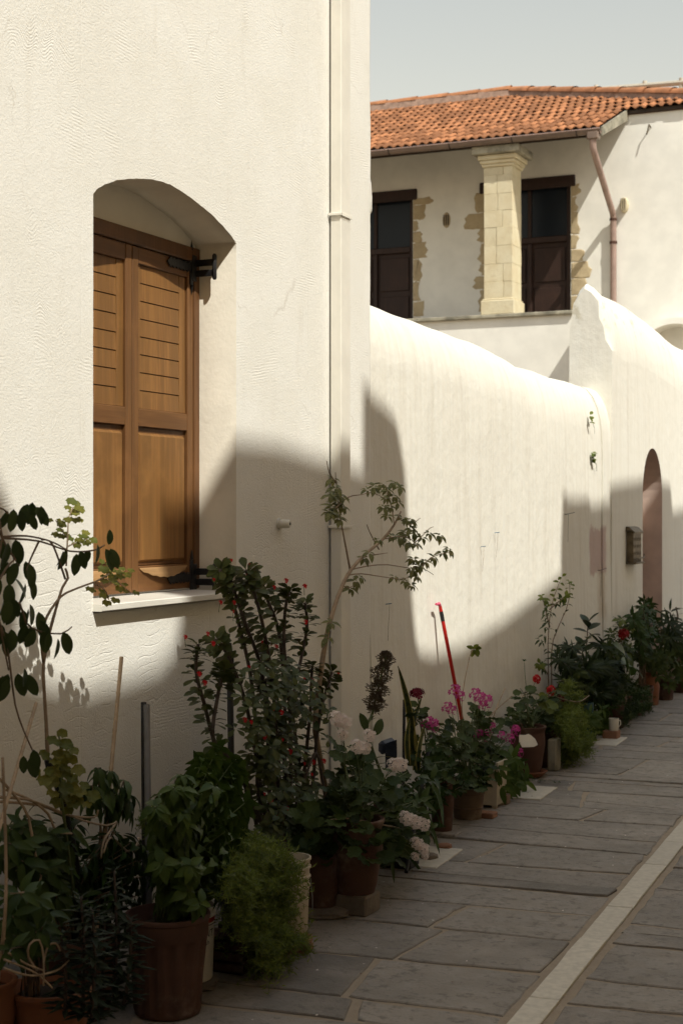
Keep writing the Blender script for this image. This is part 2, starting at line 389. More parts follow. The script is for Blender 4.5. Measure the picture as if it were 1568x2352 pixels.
# ================================================================== THE SETTING
def jit(a): return random.uniform(-a, a)
g = MB(); g.add([(-900,-900,-.06),(900,-900,-.06),(900,900,-.06),(-900,900,-.06)], [(0,1,2,3)])
tag(g.build('ground', MAT['ground']), 'dry earth ground under the lane and courtyards', None, kind='structure')

# ---- lane: sandy bed, slate slabs, marble strip
TH = R(2.8); S_ = Vector((-math.sin(TH), math.cos(TH), 0)); T_ = Vector((math.cos(TH), math.sin(TH), 0))
A0 = G(1163, 2352)
def L(u, w_, z=0): return A0 + S_*u + T_*w_ + Vector((0, 0, z))
b = MB(); b.add([L(-9, -2.6, -.006), L(-9, 4.5, -.006), L(24, 4.5, -.006), L(24, -2.6, -.006)], [(0,1,2,3)])
lane = tag(b.build('lane_paving', MAT['mortar']), 'dark slate paved lane with sandy joints', None, kind='structure')

def slab(poly, top, name='slab', mat='slate', n_sub=.085, rough=.0065, thick=.02, bev=.004, parent=None):
    """poly: corner points (u,w); builds one chipped stone with a bevelled rim"""
    pts = []
    k = len(poly)
    for i in range(k):
        a = Vector((*poly[i], 0)); c = Vector((*poly[(i+1) % k], 0)); ln = (c-a).length; m = max(1, int(ln/n_sub))
        for j in range(m):
            q = a.lerp(c, j/m); j2 = rough*(1.0 if j else 1.6)
            pts.append(Vector((q.x + jit(j2), q.y + jit(j2), 0)))
    cen = sum(pts, Vector())/len(pts)
    tx, ty = jit(.006), jit(.006)
    n = len(pts); v = []
    for ring, (sh, dz) in enumerate(((0, -thick), (0, -bev), (bev*1.3, 0))):
        for q in pts:
            d_ = (cen-q); e = q + d_.normalized()*sh
            z = top + dz + (tx*(q.x-cen.x) + ty*(q.y-cen.y))
            v.append(L(e.x, e.y, z))
    f = [tuple(range(2*n, 3*n))]
    for r_ in (0, 1):
        f += [(r_*n+i, r_*n+(i+1) % n, (r_+1)*n+(i+1) % n, (r_+1)*n+i) for i in range(n)]
    me = mesh(name, v, f, MAT[mat])
    return obj(name, me, parent or lane)
steps = [.36,.32,.62,.34,.28,.40,.50,.30,.46,.32,.58,.38,.28,.52,.40]
def courses(w0, w1, u0, u1, smin, smax):
    u = u0; k = random.randrange(5); skew = 0
    edges = []
    while u < u1:
        h = steps[k % len(steps)]*random.uniform(.9, 1.1); k += 1
        sk = random.uniform(-.05, .05)
        wq = w0; cuts = [w0]
        while wq < w1 - smin*.9:
            wq += random.uniform(smin, smax)
            if w1 - wq < smin*.7: wq = w1
            cuts.append(min(wq, w1))
        if cuts[-1] < w1: cuts[-1] = w1
        far = u > 12
        lo = lambda ww: u + skew*(ww-w0)
        hi = lambda ww: u + h + sk*(ww-w0)
        gp = .0125
        ang = [jit(.04) for _ in cuts]; ang[0] = ang[-1] = 0
        for i in range(len(cuts)-1):
            a, c = cuts[i], cuts[i+1]
            p = [(lo(a)+gp, a-ang[i]+gp), (lo(c)+gp, c-ang[i+1]-gp), (hi(c)-gp, c+ang[i+1]-gp), (hi(a)-gp, a+ang[i]+gp)]
            if not far and random.random() < .22 and h > .3:      # broken into two pieces
                t1, t2 = random.uniform(.35, .65), random.uniform(.3, .7)
                m1 = (lo(a)*(1-t1)+hi(a)*t1, a+gp); m2 = (lo(c)*(1-t2)+hi(c)*t2, c-gp)
                slab([p[0], p[1], (m2[0]-.006, m2[1]), (m1[0]-.006, m1[1])], jit(.003))
                slab([(m1[0]+.006, m1[1]), (m2[0]+.006, m2[1]), p[2], p[3]], jit(.003))
            else:
                slab(p, jit(.003), n_sub=.085 if not far else .2)
        u += h; skew = sk
courses(-1.95, -.018, -1.2, 15.5, .45, 1.0)
courses(.118, 2.7, -1.2, 15.5, .5, 1.2)
u = -1.2
while u < 15.5:                                        # the marble strip, one long piece after another
    l_ = random.uniform(.45, .85)
    slab([(u+.003, 0), (u+.003, .1), (u+l_-.003, .1), (u+l_-.003, 0)], .004+jit(.0015), 'marble_strip', 'marblef', .16, .0018, .02, .003); u += l_
for (px, py) in ((1063, 1953), (1280, 1811), (1440, 1696)):   # square marble tiles let into the slate
    c = G(px, py) - A0; uu, ww = c.dot(S_), c.dot(T_)
    slab([(uu-.42, ww-.42), (uu-.42, ww), (uu, ww), (uu, ww-.42)], .007, 'marble_tile', 'marblef', .2, .002, .02, .003)

# ================================================================== NEAR HOUSE
HB = (-5.6, 2.0, 0)
house = thing('plastered_house', 'white house with combed plaster wall and an arched shuttered window', 'house', HB)
D0, D1 = 4.774, 5.87                                   # window opening along the wall
ZS, ZA = 1.235, 2.745
def wall_face(outer, holes, n, name, mat, parent, depth_, side=True):
    bm = bmesh.new(); loops = []
    for lp in [outer] + holes:
        vv = [bm.verts.new((n, p[0], p[1])) for p in lp]; loops.append(vv)
        for i in range(len(vv)): bm.edges.new((vv[i], vv[(i+1) % len(vv)]))
    bmesh.ops.triangle_fill(bm, use_beauty=True, use_dissolve=False, edges=bm.edges[:])
    for f in bm.faces:
        f.normal_update()
        if f.normal.x < 0: f.normal_flip()
    for lp in loops[1:]:
        back = [bm.verts.new((n-depth_, q.co.y, q.co.z)) for q in lp]
        for i in range(len(lp)):
            j = (i+1) % len(lp); f = bm.faces.new((lp[i], lp[j], back[j], back[i]))
            f.material_index = 1; f.smooth = True
            cc = f.calc_center_median(); hc = sum((q.co for q in lp), Vector())/len(lp); f.normal_update()
            if f.normal.dot(hc-cc) < 0: f.normal_flip()
    me = bpy.data.meshes.new(name); bm.to_mesh(me); bm.free(); me.materials.append(mat); me.materials.append(MAT['reveal'])
    return me
arch = []
apts = [(4.774,2.742),(4.80,2.765),(4.85,2.79),(4.93,2.822),(5.02,2.845),(5.12,2.865),(5.22,2.877),(5.32,2.880),(5.42,2.868),(5.54,2.848),(5.65,2.822),(5.755,2.79),(5.82,2.765),(5.87,2.738)]
for i in range(len(apts)-1):
    a, c = apts[i], apts[i+1]
    for j in range(4): t = j/4; arch.append((a[0]+(c[0]-a[0])*t, a[1]+(c[1]-a[1])*t + jit(.0014)))
arch.append(apts[-1])
hole = [(D0, ZS)] + [(D0+jit(.001), ZS+(ZA-ZS)*k/26) for k in range(1, 26)] + arch + [(D1+jit(.0007), ZA-(ZA-ZS)*k/26) for k in range(1, 26)] + [(D1, ZS)]
COR = 7.315
edge = []
for k in range(90):                                     # right-hand corner of the house, uneven, with one plaster blob
    z = 5.6*k/89; e = COR + .012*noise.noise(Vector((0, 3, z*2.2))) + jit(.002)
    edge.append((e, z))
outer = [(-3.0, 0)] + edge + [(-3.0, 5.6)]
me = wall_face(outer, [hole], WALL, 'wall', MAT['plaster'], house, .30)
bm = bmesh.new(); bm.from_mesh(me)
# rounded return of the corner and the far sides of the house block
prev = None
for k in range(90):
    e, z = edge[k]
    ring = [bm.verts.new((WALL - .035*(1-math.cos(a)) - .0005, e + .035*math.sin(a), z)) for a in (0, .5, 1.0, 1.57)] + [bm.verts.new((WALL-5, e+.035, z))]
    if prev:
        for i in range(4):
            f = bm.faces.new((prev[i], prev[i+1], ring[i+1], ring[i])); f.smooth = True
    prev = ring
vv = [bm.verts.new(q) for q in ((WALL-5, COR+.03, 5.6), (WALL-5, -3, 5.6), (WALL, -3, 5.6), (WALL, COR+.03, 5.6), (WALL-5, -3, 0), (WALL, -3, 0))]
bm.faces.new((vv[0], vv[1], vv[2], vv[3])); bm.faces.new((vv[1], vv[4], vv[5], vv[2]))
bm.to_mesh(me); bm.free()
obj('wall', me, house)
# blob of render on the corner
bl = MB(); cz = 3.235
prof = [(-.5,-.125),(.6,-.12),(1.0,-.09),(1.0,-.03),(.8,.05),(.5,.09),(.1,.12),(-.5,.16)]
vs_ = []; fs = []
for i, (r_, dz) in enumerate(prof):
    for k in range(10):
        a = -.5 + 2.3*k/9
        vs_.append((WALL-.055 + (.041+.012*r_)*math.cos(a) - .02*max(0, a-1), COR-.05 + (.098+.075*r_)*math.sin(a)+jit(.002), cz+dz+jit(.003)))
for i in range(len(prof)-1):
    for k in range(9): fs.append((i*10+k, i*10+k+1, (i+1)*10+k+1, (i+1)*10+k))
bl.add(vs_, fs); bl.build('plaster_blob', MAT['plaster'], house, True)
# plaster filling of the arch head behind the lintel
SH = WALL - .185
t = MB(); tp = [(p[0], p[1]+.03) for p in arch]
t.prism([(D0-.02, 2.60)] + tp + [(D1+.02, 2.60)], 0, SH-.012, SH-.05); t.build('arch_infill', MAT['smooth'], house)
# marble sill
s = MB()
sp = [(WALL+.037, ZS+.008), (WALL+.040, ZS+.011), (WALL+.040, ZS+.030), (WALL+.037, ZS+.033), (SH-.03, ZS+.037), (SH-.03, ZS+.008)]
s.prism(sp, 1, D0-.004, D1-.05); s.build('sill', MAT['marble'], house)
# timber frame
zt = 2.722; zb = ZS+.04
f = MB(); fo = SH+.012
f.box(SH-.06, fo, D0-.0, D1, zt-.06, zt, 1, .004); f.build('frame_head', [MAT['woodd'], MAT['woodd']], house)
for (a, c) in ((D0, D0+.045), (D1-.045, D1-.001)):
    f = MB(); f.box(SH-.06, fo-.002, a, c, zb, zt-.061, 0, .004); f.build('frame_jamb', MAT['woodd'], house)
LEAVES = ((D0+.047, 5.333), (5.336, D1-.047))
def strap(mb, y0, dirn, z, x):
    """wrought strap: arrow-headed plate with scalloped edges"""
    up = []; dn = []
    L_ = .20
    for k in range(25):
        q = k/24; yy = y0 + dirn*L_*q
        hgt = .018 + .005*math.sin(q*44)
        if q > .86: hgt = (.024)*(1-q)/.14+.002
        if .80 < q <= .86: hgt = .012
        up.append((yy, z+hgt)); dn.append((yy, z-hgt))
    mb.prism(up + dn[::-1], 0, x, x+.006)
for li, (a, c) in enumerate(LEAVES):
    sh = obj('shutter', mesh('shutter', [], [], MAT['wood']), house)
    sh.data = (lambda m_: m_)(MB().box(SH-.045, SH-.02, a+.004, c-.004, zb+.006, zt-.066).build('tmp', MAT['woodd']).data)
    tmp = [o for o in col.objects if o.name.startswith('tmp')]
    for o in tmp: bpy.data.objects.remove(o)
    sh.data.name = 'shutter'
    def bx(nm, y0, y1, z0, z1, x1, mat, bev=.003, x0=SH-.019):
        q = MB(); q.box(x0, x1, y0, y1, z0, z1, 0, bev); return q.build(nm, MAT[mat], sh)
    st = .052; zlo, zhi = zb+.004, zt-.064
    bx('stile', a+.001, a+st-.006, zlo, zhi, SH+.004, 'woods'); bx('stile', c-st+.006, c-.001, zlo, zhi, SH+.004, 'woods')
    y0, y1 = a+st-.005, c-st+.005
    bx('rail', y0, y1, 2.592, zhi, SH+.002, 'woodh'); bx('rail', y0, y1, 1.942, 2.014, SH+.002, 'woodh'); bx('rail', y0, y1, zlo, 1.383, SH+.002, 'woodh')
    # upper panel: boards with saw-cut gaps
    ya, yb = y0+.002, y1-.002; ga, gb = ya+.028, yb-.05
    bx('panel', ya, ga-.0005, 2.016, 2.590, SH-.008, 'wood', .001); bx('panel', gb+.0005, yb, 2.016, 2.590, SH-.008, 'wood', .001)
    nb = 8; hh = (2.590-2.016)/nb
    for k in range(nb):
        z0 = 2.016 + k*hh; q = MB(); gap = .0022
        z1 = z0+hh-(gap if k < nb-1 else 0); z0 += gap if k else 0
        q.add([(SH-.019, ga, z0), (SH-.019, gb, z0), (SH-.0085, gb, z0), (SH-.0085, ga, z0), (SH-.019, ga, z1), (SH-.019, gb, z1), (SH-.0105, gb, z1), (SH-.0105, ga, z1)],
              [(0,1,2,3),(4,7,6,5),(3,2,6,7),(0,4,5,1),(0,3,7,4),(1,5,6,2)])
        q.build('slat', MAT['wood'], sh)
    # lower raised panel
    bx('panel', ya, yb, 1.385, 1.940, SH-.012, 'woodd', .001)
    q = MB(); i0, i1 = ya+.030, yb-.030; j0, j1 = 1.408, 1.908
    q.add([(SH-.013, ya+.014, j0-.01), (SH-.013, yb-.014, j0-.01), (SH-.013, yb-.014, j1+.012), (SH-.013, ya+.014, j1+.012), (SH-.002, i0-.012, j0), (SH-.002, i1+.012, j0), (SH-.002, i1+.012, j1), (SH-.002, i0-.012, j1)],
          [(4,5,6,7),(0,1,5,4),(1,2,6,5),(2,3,7,6),(3,0,4,7)]); q.build('raised_field', MAT['wood'], sh)
    # split sliver of veneer lifting off the bottom rail
    q = MB(); vv = []; ff = []
    for k in range(15):
        tt = k/14; yy = y0+.006+(y1-y0-.012)*tt; dep = .036*math.sin(math.pi*min(1, max(0, tt)))**.8
        vv += [(SH+.004, yy, 1.376), (SH+.006+.012*math.sin(math.pi*tt), yy, 1.374-dep*.55), (SH+.005+.016*math.sin(math.pi*tt), yy, 1.372-dep-(.004 if k % 2 else 0))]
    for k in range(14): ff += [(3*k, 3*k+1, 3*k+4, 3*k+3), (3*k+1, 3*k+2, 3*k+5, 3*k+4)]
    q.add(vv, ff); q.build('split_veneer', MAT['raw'], sh, True)
    ho, dr = (c-.02, -1) if li == 1 else (a+.02, 1)
    for hz in (2.635, 1.325):
        q = MB(); strap(q, ho-dr*.0, dr, hz, SH+.005)
        q.box(SH+.004, SH+.011, ho-.014, ho+.012, hz-.075, hz+.075, 0, .003)      # upright leaf of the hinge
        for e in (-1, 1): q.tube([(SH+.008, ho, hz+e*.075), (SH+.007, ho, hz+e*.115)], [.008, .001], 6)
        jn = .03 if li == 1 else -.03
        for k in (-1, 1): q.box(SH+.008, SH+.098, ho+jn-.004, ho+jn+.004, hz+k*.022-.014, hz+k*.022+.014, 0, .002)
        q.box(SH+.006, SH+.014, min(ho, ho+jn)-.004, max(ho, ho+jn)+.006, hz-.055, hz+.055, 0, .002)
        q.tube([(SH+.101, ho+jn, hz-.052), (SH+.101, ho+jn, hz-.045), (SH+.101, ho+jn, hz+.05), (SH+.101, ho+jn, hz+.058)], [.006, .010, .010, .005], 8)
        q.build('hinge', MAT['iron'], sh, 'auto')
        for yy in (.05, .11, .16):
            pass
# square painted downpipe and its two straps
dp = MB(); dp.prism([(WALL+.012, 6.812), (WALL+.062, 6.812), (WALL+.066, 6.816), (WALL+.066, 6.918), (WALL+.062, 6.922), (WALL+.012, 6.922)], 2, 0.02, 5.6)
dpo = dp.build('downpipe', MAT['pipe'], house)
for zz in (3.02, 1.53):
    q = MB(); q.box(WALL+.003, WALL+.072, 6.800, 6.8085, zz-.007, zz+.007, 0, .002); q.box(WALL+.069, WALL+.072, 6.800, 6.926, zz-.008, zz+.007, 0, .002)
    for k in range(5): q.box(WALL+.0725, WALL+.076, 6.815+k*.024, 6.823+k*.024, zz-.012, zz-.003, 0, .001)
    q.build('pipe_strap', MAT['pipe'], dpo)
# small ceramic wall fitting
c = P(640, 1203, WALL); q = MB()
q.tube([c+Vector((-.005,0,0)), c+Vector((.012,0,0))], [.026,.026], 14); q.tube([c+Vector((.012,0,0)), c+Vector((.05,0,0)), c+Vector((.056,0,0))], [.021,.019,.015], 14)
q.tube([c+Vector((.0555,0,0)), c+Vector((.0575,0,0))], [.008,.006], 8, 1)
q.build('wall_fitting', [MAT['white'], MAT['iron']], house, 'auto')

# ================================================================== BOUNDARY WALL WITH ROUNDED TOP
bw = thing('boundary_wall', 'white limewashed boundary wall with a soft rounded top beside the house', 'wall', (WALL-.2, COR+.04, 0))
def top2(d_): return np.interp(d_, [7.2, 8.0, 8.9, 9.6, 10.2, 10.9, 11.6, 12.15], [2.72, 2.70, 2.675, 2.655, 2.60, 2.585, 2.59, 2.585])
def loft(stations, profile_fn, name, mat, parent):
    v = []; f = []; m = None
    for d_ in stations:
        pr = profile_fn(d_); m = len(pr); v += [(x, d_, z) for x, z in pr]
    for i in range(len(stations)-1):
        for k in range(m-1): f.append((i*m+k, i*m+k+1, (i+1)*m+k+1, (i+1)*m+k))
    f.append(tuple(range(m))); f.append(tuple(range((len(stations)-1)*m, len(stations)*m))[::-1])
    q = MB(); q.add(v, f); return q.build(name, mat, parent, 'auto')
def prof2(d_, off=0.0):
    zt_ = top2(d_) + .012*noise.noise(Vector((d_*2.3, 0, 0)))
    pr = []
    base = [(-.0, 0), (0, .5), (0, 1.0), (0, 1.4), (0, 1.8), (0, 2.05), (-.004, zt_-.36), (-.012, zt_-.27), (-.035, zt_-.17), (-.075, zt_-.08), (-.12, zt_-.025), (-.17, zt_), (-.23, zt_-.01), (-.31, zt_-.09), (-.36, zt_-.22), (-.38, 1.5), (-.38, 0)]
    for i, (x, z) in enumerate(base):
        bat = .05*max(0, (1.3-z)/1.3)**1.5 if i < 12 else 0
        wob = .010*noise.noise(Vector((d_*1.3, z*1.6, 4.2))) if i < 14 else 0
        pr.append((WALL-.006+x+bat*.6+wob+off, z))
    return pr
st = [7.33+.1*k for k in range(37)] + [10.985]
loft(st, lambda d_: prof2(d_), 'wall', MAT['lime'], bw)
st = [10.99] + [11.05+.1*k for k in range(9)] + [11.98]
loft(st, lambda d_: prof2(d_, -.016), 'wall_panel', MAT['lime'], bw)
loft([11.985, 12.07, 12.15, 12.24], lambda d_: prof2(d_, -.004), 'wall_panel', MAT['lime'], bw)
def weed(pt, n, size, parent):
    for k in range(n):
        leaf_at(parent, pt+Vector((.004, jit(size*.4), jit(size))), Vector((.6, jit(1), .3+jit(.6))), Vector((.5, 0, 1)), size*.8, LM['small_lime'])
# nails with bits of string
for i, (x, y) in enumerate(((885, 1388), (1103, 1256), (1135, 1224))):
    p = P(x, y, WALL+.0); q = MB()
    q.tube([p, p+Vector((.03, .012, .004))], .0024, 5); q.build('nail', MAT['cable'], bw)
    q = MB(); q.tube([p+Vector((.02, .005, 0)), p+Vector((.02, .002, -.06)), p+Vector((.012, .008, -.12)), p+Vector((.012, .003, -.15-.04*(i == 0)))], .0010, 4); q.build('string', MAT['twigp'], bw)
for i, (x, y) in enumerate(((1296, 1181), (1372, 1310))):
    p = P(x, y, WALL-.01); q = MB(); q.tube([p, p+Vector((.02, .0, 0)), p+Vector((.03, .15, .012))], .0026, 5); q.tube([p+Vector((.02, .03, 0)), p+Vector((.016, .03, -.2))], .0010, 4); q.build('hook', MAT['iron'], bw)

# ================================================================== HIGH GATE WALL
gw = thing('gate_wall', 'tall white wall with a peaked top and an arched doorway', 'wall', (WALL-.2, 12.25, 0))
E0, E1 = 12.245, 19.5
dA, dB, zsp = 13.29, 14.05, 1.73; rad = (dB-dA)/2; dc = (dA+dB)/2
hole3 = [(dA, .02)] + [(dA, zsp*k/8) for k in range(1, 9)] + [(dc - rad*math.cos(math.pi*k/20), zsp + rad*1.13*math.sin(math.pi*k/20)) for k in range(1, 20)] + [(dB, zsp - zsp*k/8) for k in range(0, 8)] + [(dB, .02)]
def ridge3(d_): return np.interp(d_, [12.2, 12.6, 13.5, 14.5, 15.2, 19.6], [3.44, 3.40, 3.40, 3.33, 3.26, 3.2]) + .015*noise.noise(Vector((d_*2, 7, 0)))
def shoulder3(d_): return ridge3(d_)-.56
outer3 = [(E0, 0), (E1, 0)] + [(E1-(E1-E0)*k/36, shoulder3(E1-(E1-E0)*k/36)) for k in range(37)]
me = wall_face(outer3, [hole3], WALL, 'wall', MAT['lime'], gw, .0)
o3 = obj('wall', me, gw)
rv = MB(); back = .26; nh = len(hole3); v = [(WALL-.001, p[0], p[1]) for p in hole3] + [(WALL-back, p[0], p[1]) for p in hole3]
rv.add(v, [(i, (i+1) % nh, nh+(i+1) % nh, nh+i) for i in range(nh)]); rvo = rv.build('door_reveal', MAT['pinkdoor'], gw)
def prof3(d_):
    zr, zs_ = ridge3(d_), shoulder3(d_)
    return [(WALL, zs_), (WALL-.004, zs_+.09), (WALL-.018, zs_+.19), (WALL-.055, zs_+.32), (WALL-.11, zs_+.45), (WALL-.17, zr-.035), (WALL-.225, zr), (WALL-.275, zr-.045), (WALL-.325, zr-.17), (WALL-.36, zr-.4), (WALL-.37, 0)]
st = [E0+(E1-E0)*k/36 for k in range(37)]
v = []; f = []
st = [E0, E0+.012, E0+.035, E0+.075] + st[1:]
def shr(d_): return .055*max(0, 1-(d_-E0)/.075)**2.2
for d_ in st:
    s_ = shr(d_); v += [(x+(.008*noise.noise(Vector((d_*2.2, z*3, 1))) if k_ else 0)+(s_*(.9 if k_ < 4 else 0)*-1 if k_ else 0)+(s_*.2 if k_ > 6 else 0), d_, z-(s_ if 2 < k_ < 8 else 0)) for k_, (x, z) in enumerate(prof3(d_))]
m_ = 11
endring = v[:m_]
for i in range(len(st)-1):
    for k in range(m_-1): f.append((i*m_+k, i*m_+k+1, (i+1)*m_+k+1, (i+1)*m_+k))
q = MB(); q.add(v, f); q.build('coping', MAT['lime'], gw, 'auto')
q = MB(); pr = [(WALL-.0005, 0)] + [(x, z) for x, _, z in endring]
q.prism(pr, 1, E0-.003, E0+.002); q.build('wall_end', MAT['lime'], gw)
door = MB(); door.box(WALL-back-.05, WALL-back+.002, dA-.05, dB+.05, 0, zsp+rad*1.2); do = door.build('door', MAT['pinkdoor'], gw)
for k in range(2):
    q = MB(); q.box(WALL-back+.003, WALL-back+.016, dA+.06+k*.36, dA+.34+k*.36, .25, 1.5, 0, .004); q.build('panel', MAT['pinkdoor'], do)
q = MB(); q.tube([(WALL-back+.003, dA+.12, 1.0), (WALL-back+.05, dA+.12, 1.0)], .018, 8); q.build('handle', MAT['bronze'], do)

# ---- letter box on the gate wall
p0 = P(1433, 1218, WALL); p1 = P(1467, 1216, WALL); y0_, y1_ = p0.y+.06, p1.y-.17
zt_ = p0.z-.01; zb_ = EYE - (1292-CY)/FPX*depth(p0)
lb = thing('letter_box', 'small tarnished brass letter box hung beside the arched doorway', 'letter box', (WALL, (y0_+y1_)/2, zb_))
q = MB(); q.box(WALL+.004, WALL+.060, y0_, y1_, zb_, zt_, 0, .006); bd_ = q.build('box', MAT['bronze'], lb)
q = MB(); q.prism([(WALL+.002, zt_+.04), (WALL+.03, zt_+.035), (WALL+.075, zt_-.005), (WALL+.075, zt_-.02), (WALL+.064, zt_+.001), (WALL+.002, zt_+.001)], 1, y0_-.012, y1_+.012); q.build('lid', MAT['bronze'], lb)
for k in range(4):
    zz = zt_ - .065 - k*.058
    for j in range(5):
        yy = y0_+.03+(y1_-y0_-.06)*j/4; q = MB(); q.box(WALL+.0605, WALL+.064, yy-.010, yy+.010, zz-.014, zz+.014, 0, .002); q.build('relief', MAT['bronze'], lb)
q = MB(); q.box(WALL+.004, WALL+.085, y0_-.012, y1_+.02, zb_-.016, zb_-.001, 0, .004); q.tube([(WALL+.08, y0_, zb_), (WALL+.09, y0_+.05, zb_+.03), (WALL+.09, y1_-.03, zb_+.035), (WALL+.08, y1_+.015, zb_+.06)], .006, 6); q.build('newspaper_shelf', MAT['bronze'], lb)

# ================================================================== HOUSE BEHIND, WITH TILED ROOF
DF, DT = 25.5, 23.9
bh = thing('tiled_house', 'white two-storey house with orange tiled roof and a pillared veranda', 'house', (-8.5, 27, 0))
NR, NL = -2.2, -15.0
RW = -6.66                                              # right end of the veranda
# facade with real door openings
doors = [(-8.66, -7.16), (-11.5, -9.99)]
zf, zl = 4.76, 7.18
def facade():
    q = MB(); xs = [NL, -11.5, -9.99, -8.66, -7.16, NR]; th = .35
    for i in range(5):
        a, c = xs[i], xs[i+1]
        if i in (1, 3):
            q.box(a, c, DF, DF+th, 0, zf); q.box(a, c, DF, DF+th, zl, 8.14)
        else: q.box(a, c, DF, DF+th, 0, 8.14)
    q.box(NL, NL+.3, DF+th, 31.4, 0, 8.0); q.box(NR-.3, NR, DF+th, 31.4, 0, 8.0); q.box(NL, NR, 31.4, 31.7, 0, 8.0)
    return q.build('wall', MAT['smooth'], bh)
facade()
q = MB(); q.box(NL, RW-.02, DT, DF-.001, 0, 4.70); q.build('terrace_wall', MAT['smooth'], bh)
q = MB(); q.box(NL, RW, DT-.07, DF-.002, 4.701, 4.76, 0, .01); q.build('terrace_slab', MAT['lichen'], bh)
q = MB(); q.box(RW+.33, RW+.6, DT-1.0, DF-.45, 0, 4.85, 0, .02); q.build('hidden_side_wall', MAT['smooth'], bh)  # hidden side wall, added for the slanting shadow on the terrace wall
for (a, c) in doors:
    q = MB(); q.box(a, c, DF+.16, DF+.24, zf, zl); dd = q.build('door', MAT['doorwood'], bh)
    def b2(nm, x0, x1, z0, z1, out, mat, bev=.008):
        r_ = MB(); r_.box(x0, x1, DF+.16-out, DF+.1595, z0, z1, 0, bev); return r_.build(nm, MAT[mat], dd)
    b2('frame', a, a+.09, zf, zl, .07, 'doorwood'); b2('frame', c-.09, c, zf, zl, .07, 'doorwood'); b2('frame', a+.092, c-.092, zl-.08, zl, .07, 'doorwood')
    b2('transom_bar', a+.092, c-.092, 6.16, 6.26, .065, 'doorwood'); mid = (a+c)/2
    b2('mullion', mid-.035, mid+.035, zf, 6.158, .06, 'doorwood'); b2('glazing_bar', mid-.03, mid+.03, 6.262, zl-.082, .055, 'doorwood')
    for (x0, x1) in ((a+.095, mid-.032), (mid+.032, c-.095)): b2('pane', x0, x1, 6.264, zl-.084, .02, 'glass', .002)
    for (x0, x1) in ((a+.13, mid-.075), (mid+.075, c-.13)):
        b2('panel', x0, x1, 5.50, 6.08, .022, 'doorwood'); b2('panel', x0, x1, 4.84, 5.40, .022, 'doorwood')
    q = MB(); q.box(a-.10, c+.08, DF-.035, DF+.03, zl-.13, zl+.06, 0, .015); q.build('lintel', MAT['doorwood'], bh)
    # rubble quoins left bare round the opening, each stone its own
    for side, sx in ((c+.002, 1), (a-.002, -1)):
        z = zf+.02
        while z < zl-.2:
            h = random.uniform(.16, .40); wd = random.choice([.10, .15, .19, .24, .36]) * random.uniform(.8, 1.15)
            if z+h > zl-.1: h = zl-.1-z
            pts = []
            x0, x1 = 0, wd
            per = [(x0, z), (x1*.3, z), (x1*.65, z), (x1*.92, z+.01), (x1, z+h*.25), (x1*1.02, z+h*.5), (x1, z+h*.75), (x1*.9, z+h), (x1*.65, z+h), (x1*.3, z+h), (x0, z+h), (x0, z+h*.66), (x0, z+h*.33)]
            for (xx, zz) in per:
                pts.append((side+sx*(xx+(jit(.045) if xx else 0)), zz+jit(.012)))
            r_ = MB(); n_ = len(pts); cx = sum(p[0] for p in pts)/n_; cz_ = sum(p[1] for p in pts)/n_; pr_ = random.uniform(.004, .014)
            v = [(x, DF+.002, zz) for x, zz in pts] + [(cx+(x-cx)*.86, DF-pr_, cz_+(zz-cz_)*.86) for x, zz in pts]
            r_.add(v, [tuple(range(n_, 2*n_))] + [(i, (i+1) % n_, n_+(i+1) % n_, n_+i) for i in range(n_)]); r_.build('quoin_stone', MAT['quoin'], bh)
            z += h+.003
# oval vents: one on the shaded facade, a lamp on the sunny wall
def oval(nm, x, z, w_, h_, out, mat, dirt=None):
    r_ = MB(); n_ = 14
    v = [(x+w_*math.cos(6.283*k/n_), DF+.002, z+h_*math.sin(6.283*k/n_)) for k in range(n_)] + [(x+w_*.8*math.cos(6.283*k/n_), DF-out, z+h_*.85*math.sin(6.283*k/n_)) for k in range(n_)]
    r_.add(v, [tuple(range(n_, 2*n_))] + [(k, (k+1) % n_, n_+(k+1) % n_, n_+k) for k in range(n_)]); return r_.build(nm, MAT[mat], bh)
def facade_at(x, y):
    r = (x-CX)/FPX; n_ = (r*CS*DF - SN*DF)/(CS + r*SN); zc = -SN*n_ + CS*DF
    return n_, EYE-(y-CY)/FPX*zc
x, z = facade_at(1025, 505); oval('vent', x, z, .075, .14, .02, 'quoin')
for k in range(3):
    r_ = MB(); r_.box(x-.05+k*.04, x-.03+k*.04, DF-.03, DF-.018, z-.09, z+.09, 0, .004); r_.build('vent_bar', MAT['eave'], bh)
x, z = facade_at(1434, 471); lo_ = oval('wall_lamp', x, z, .075, .13, .10, 'ashlar')
for k in range(3):
    r_ = MB(); r_.box(x-.045+k*.035, x-.035+k*.035, DF-.112, DF-.1, z-.1, z+.1, 0, .003); r_.build('guard', MAT['bronze'], lo_)
x, z = facade_at(1494, 292); r_ = MB(); r_.tube([(x, DF, z), (x, DF-.12, z+.02), (x-.04, DF-.13, z-.14)], .012, 6); r_.build('hook', MAT['bronze'], bh)
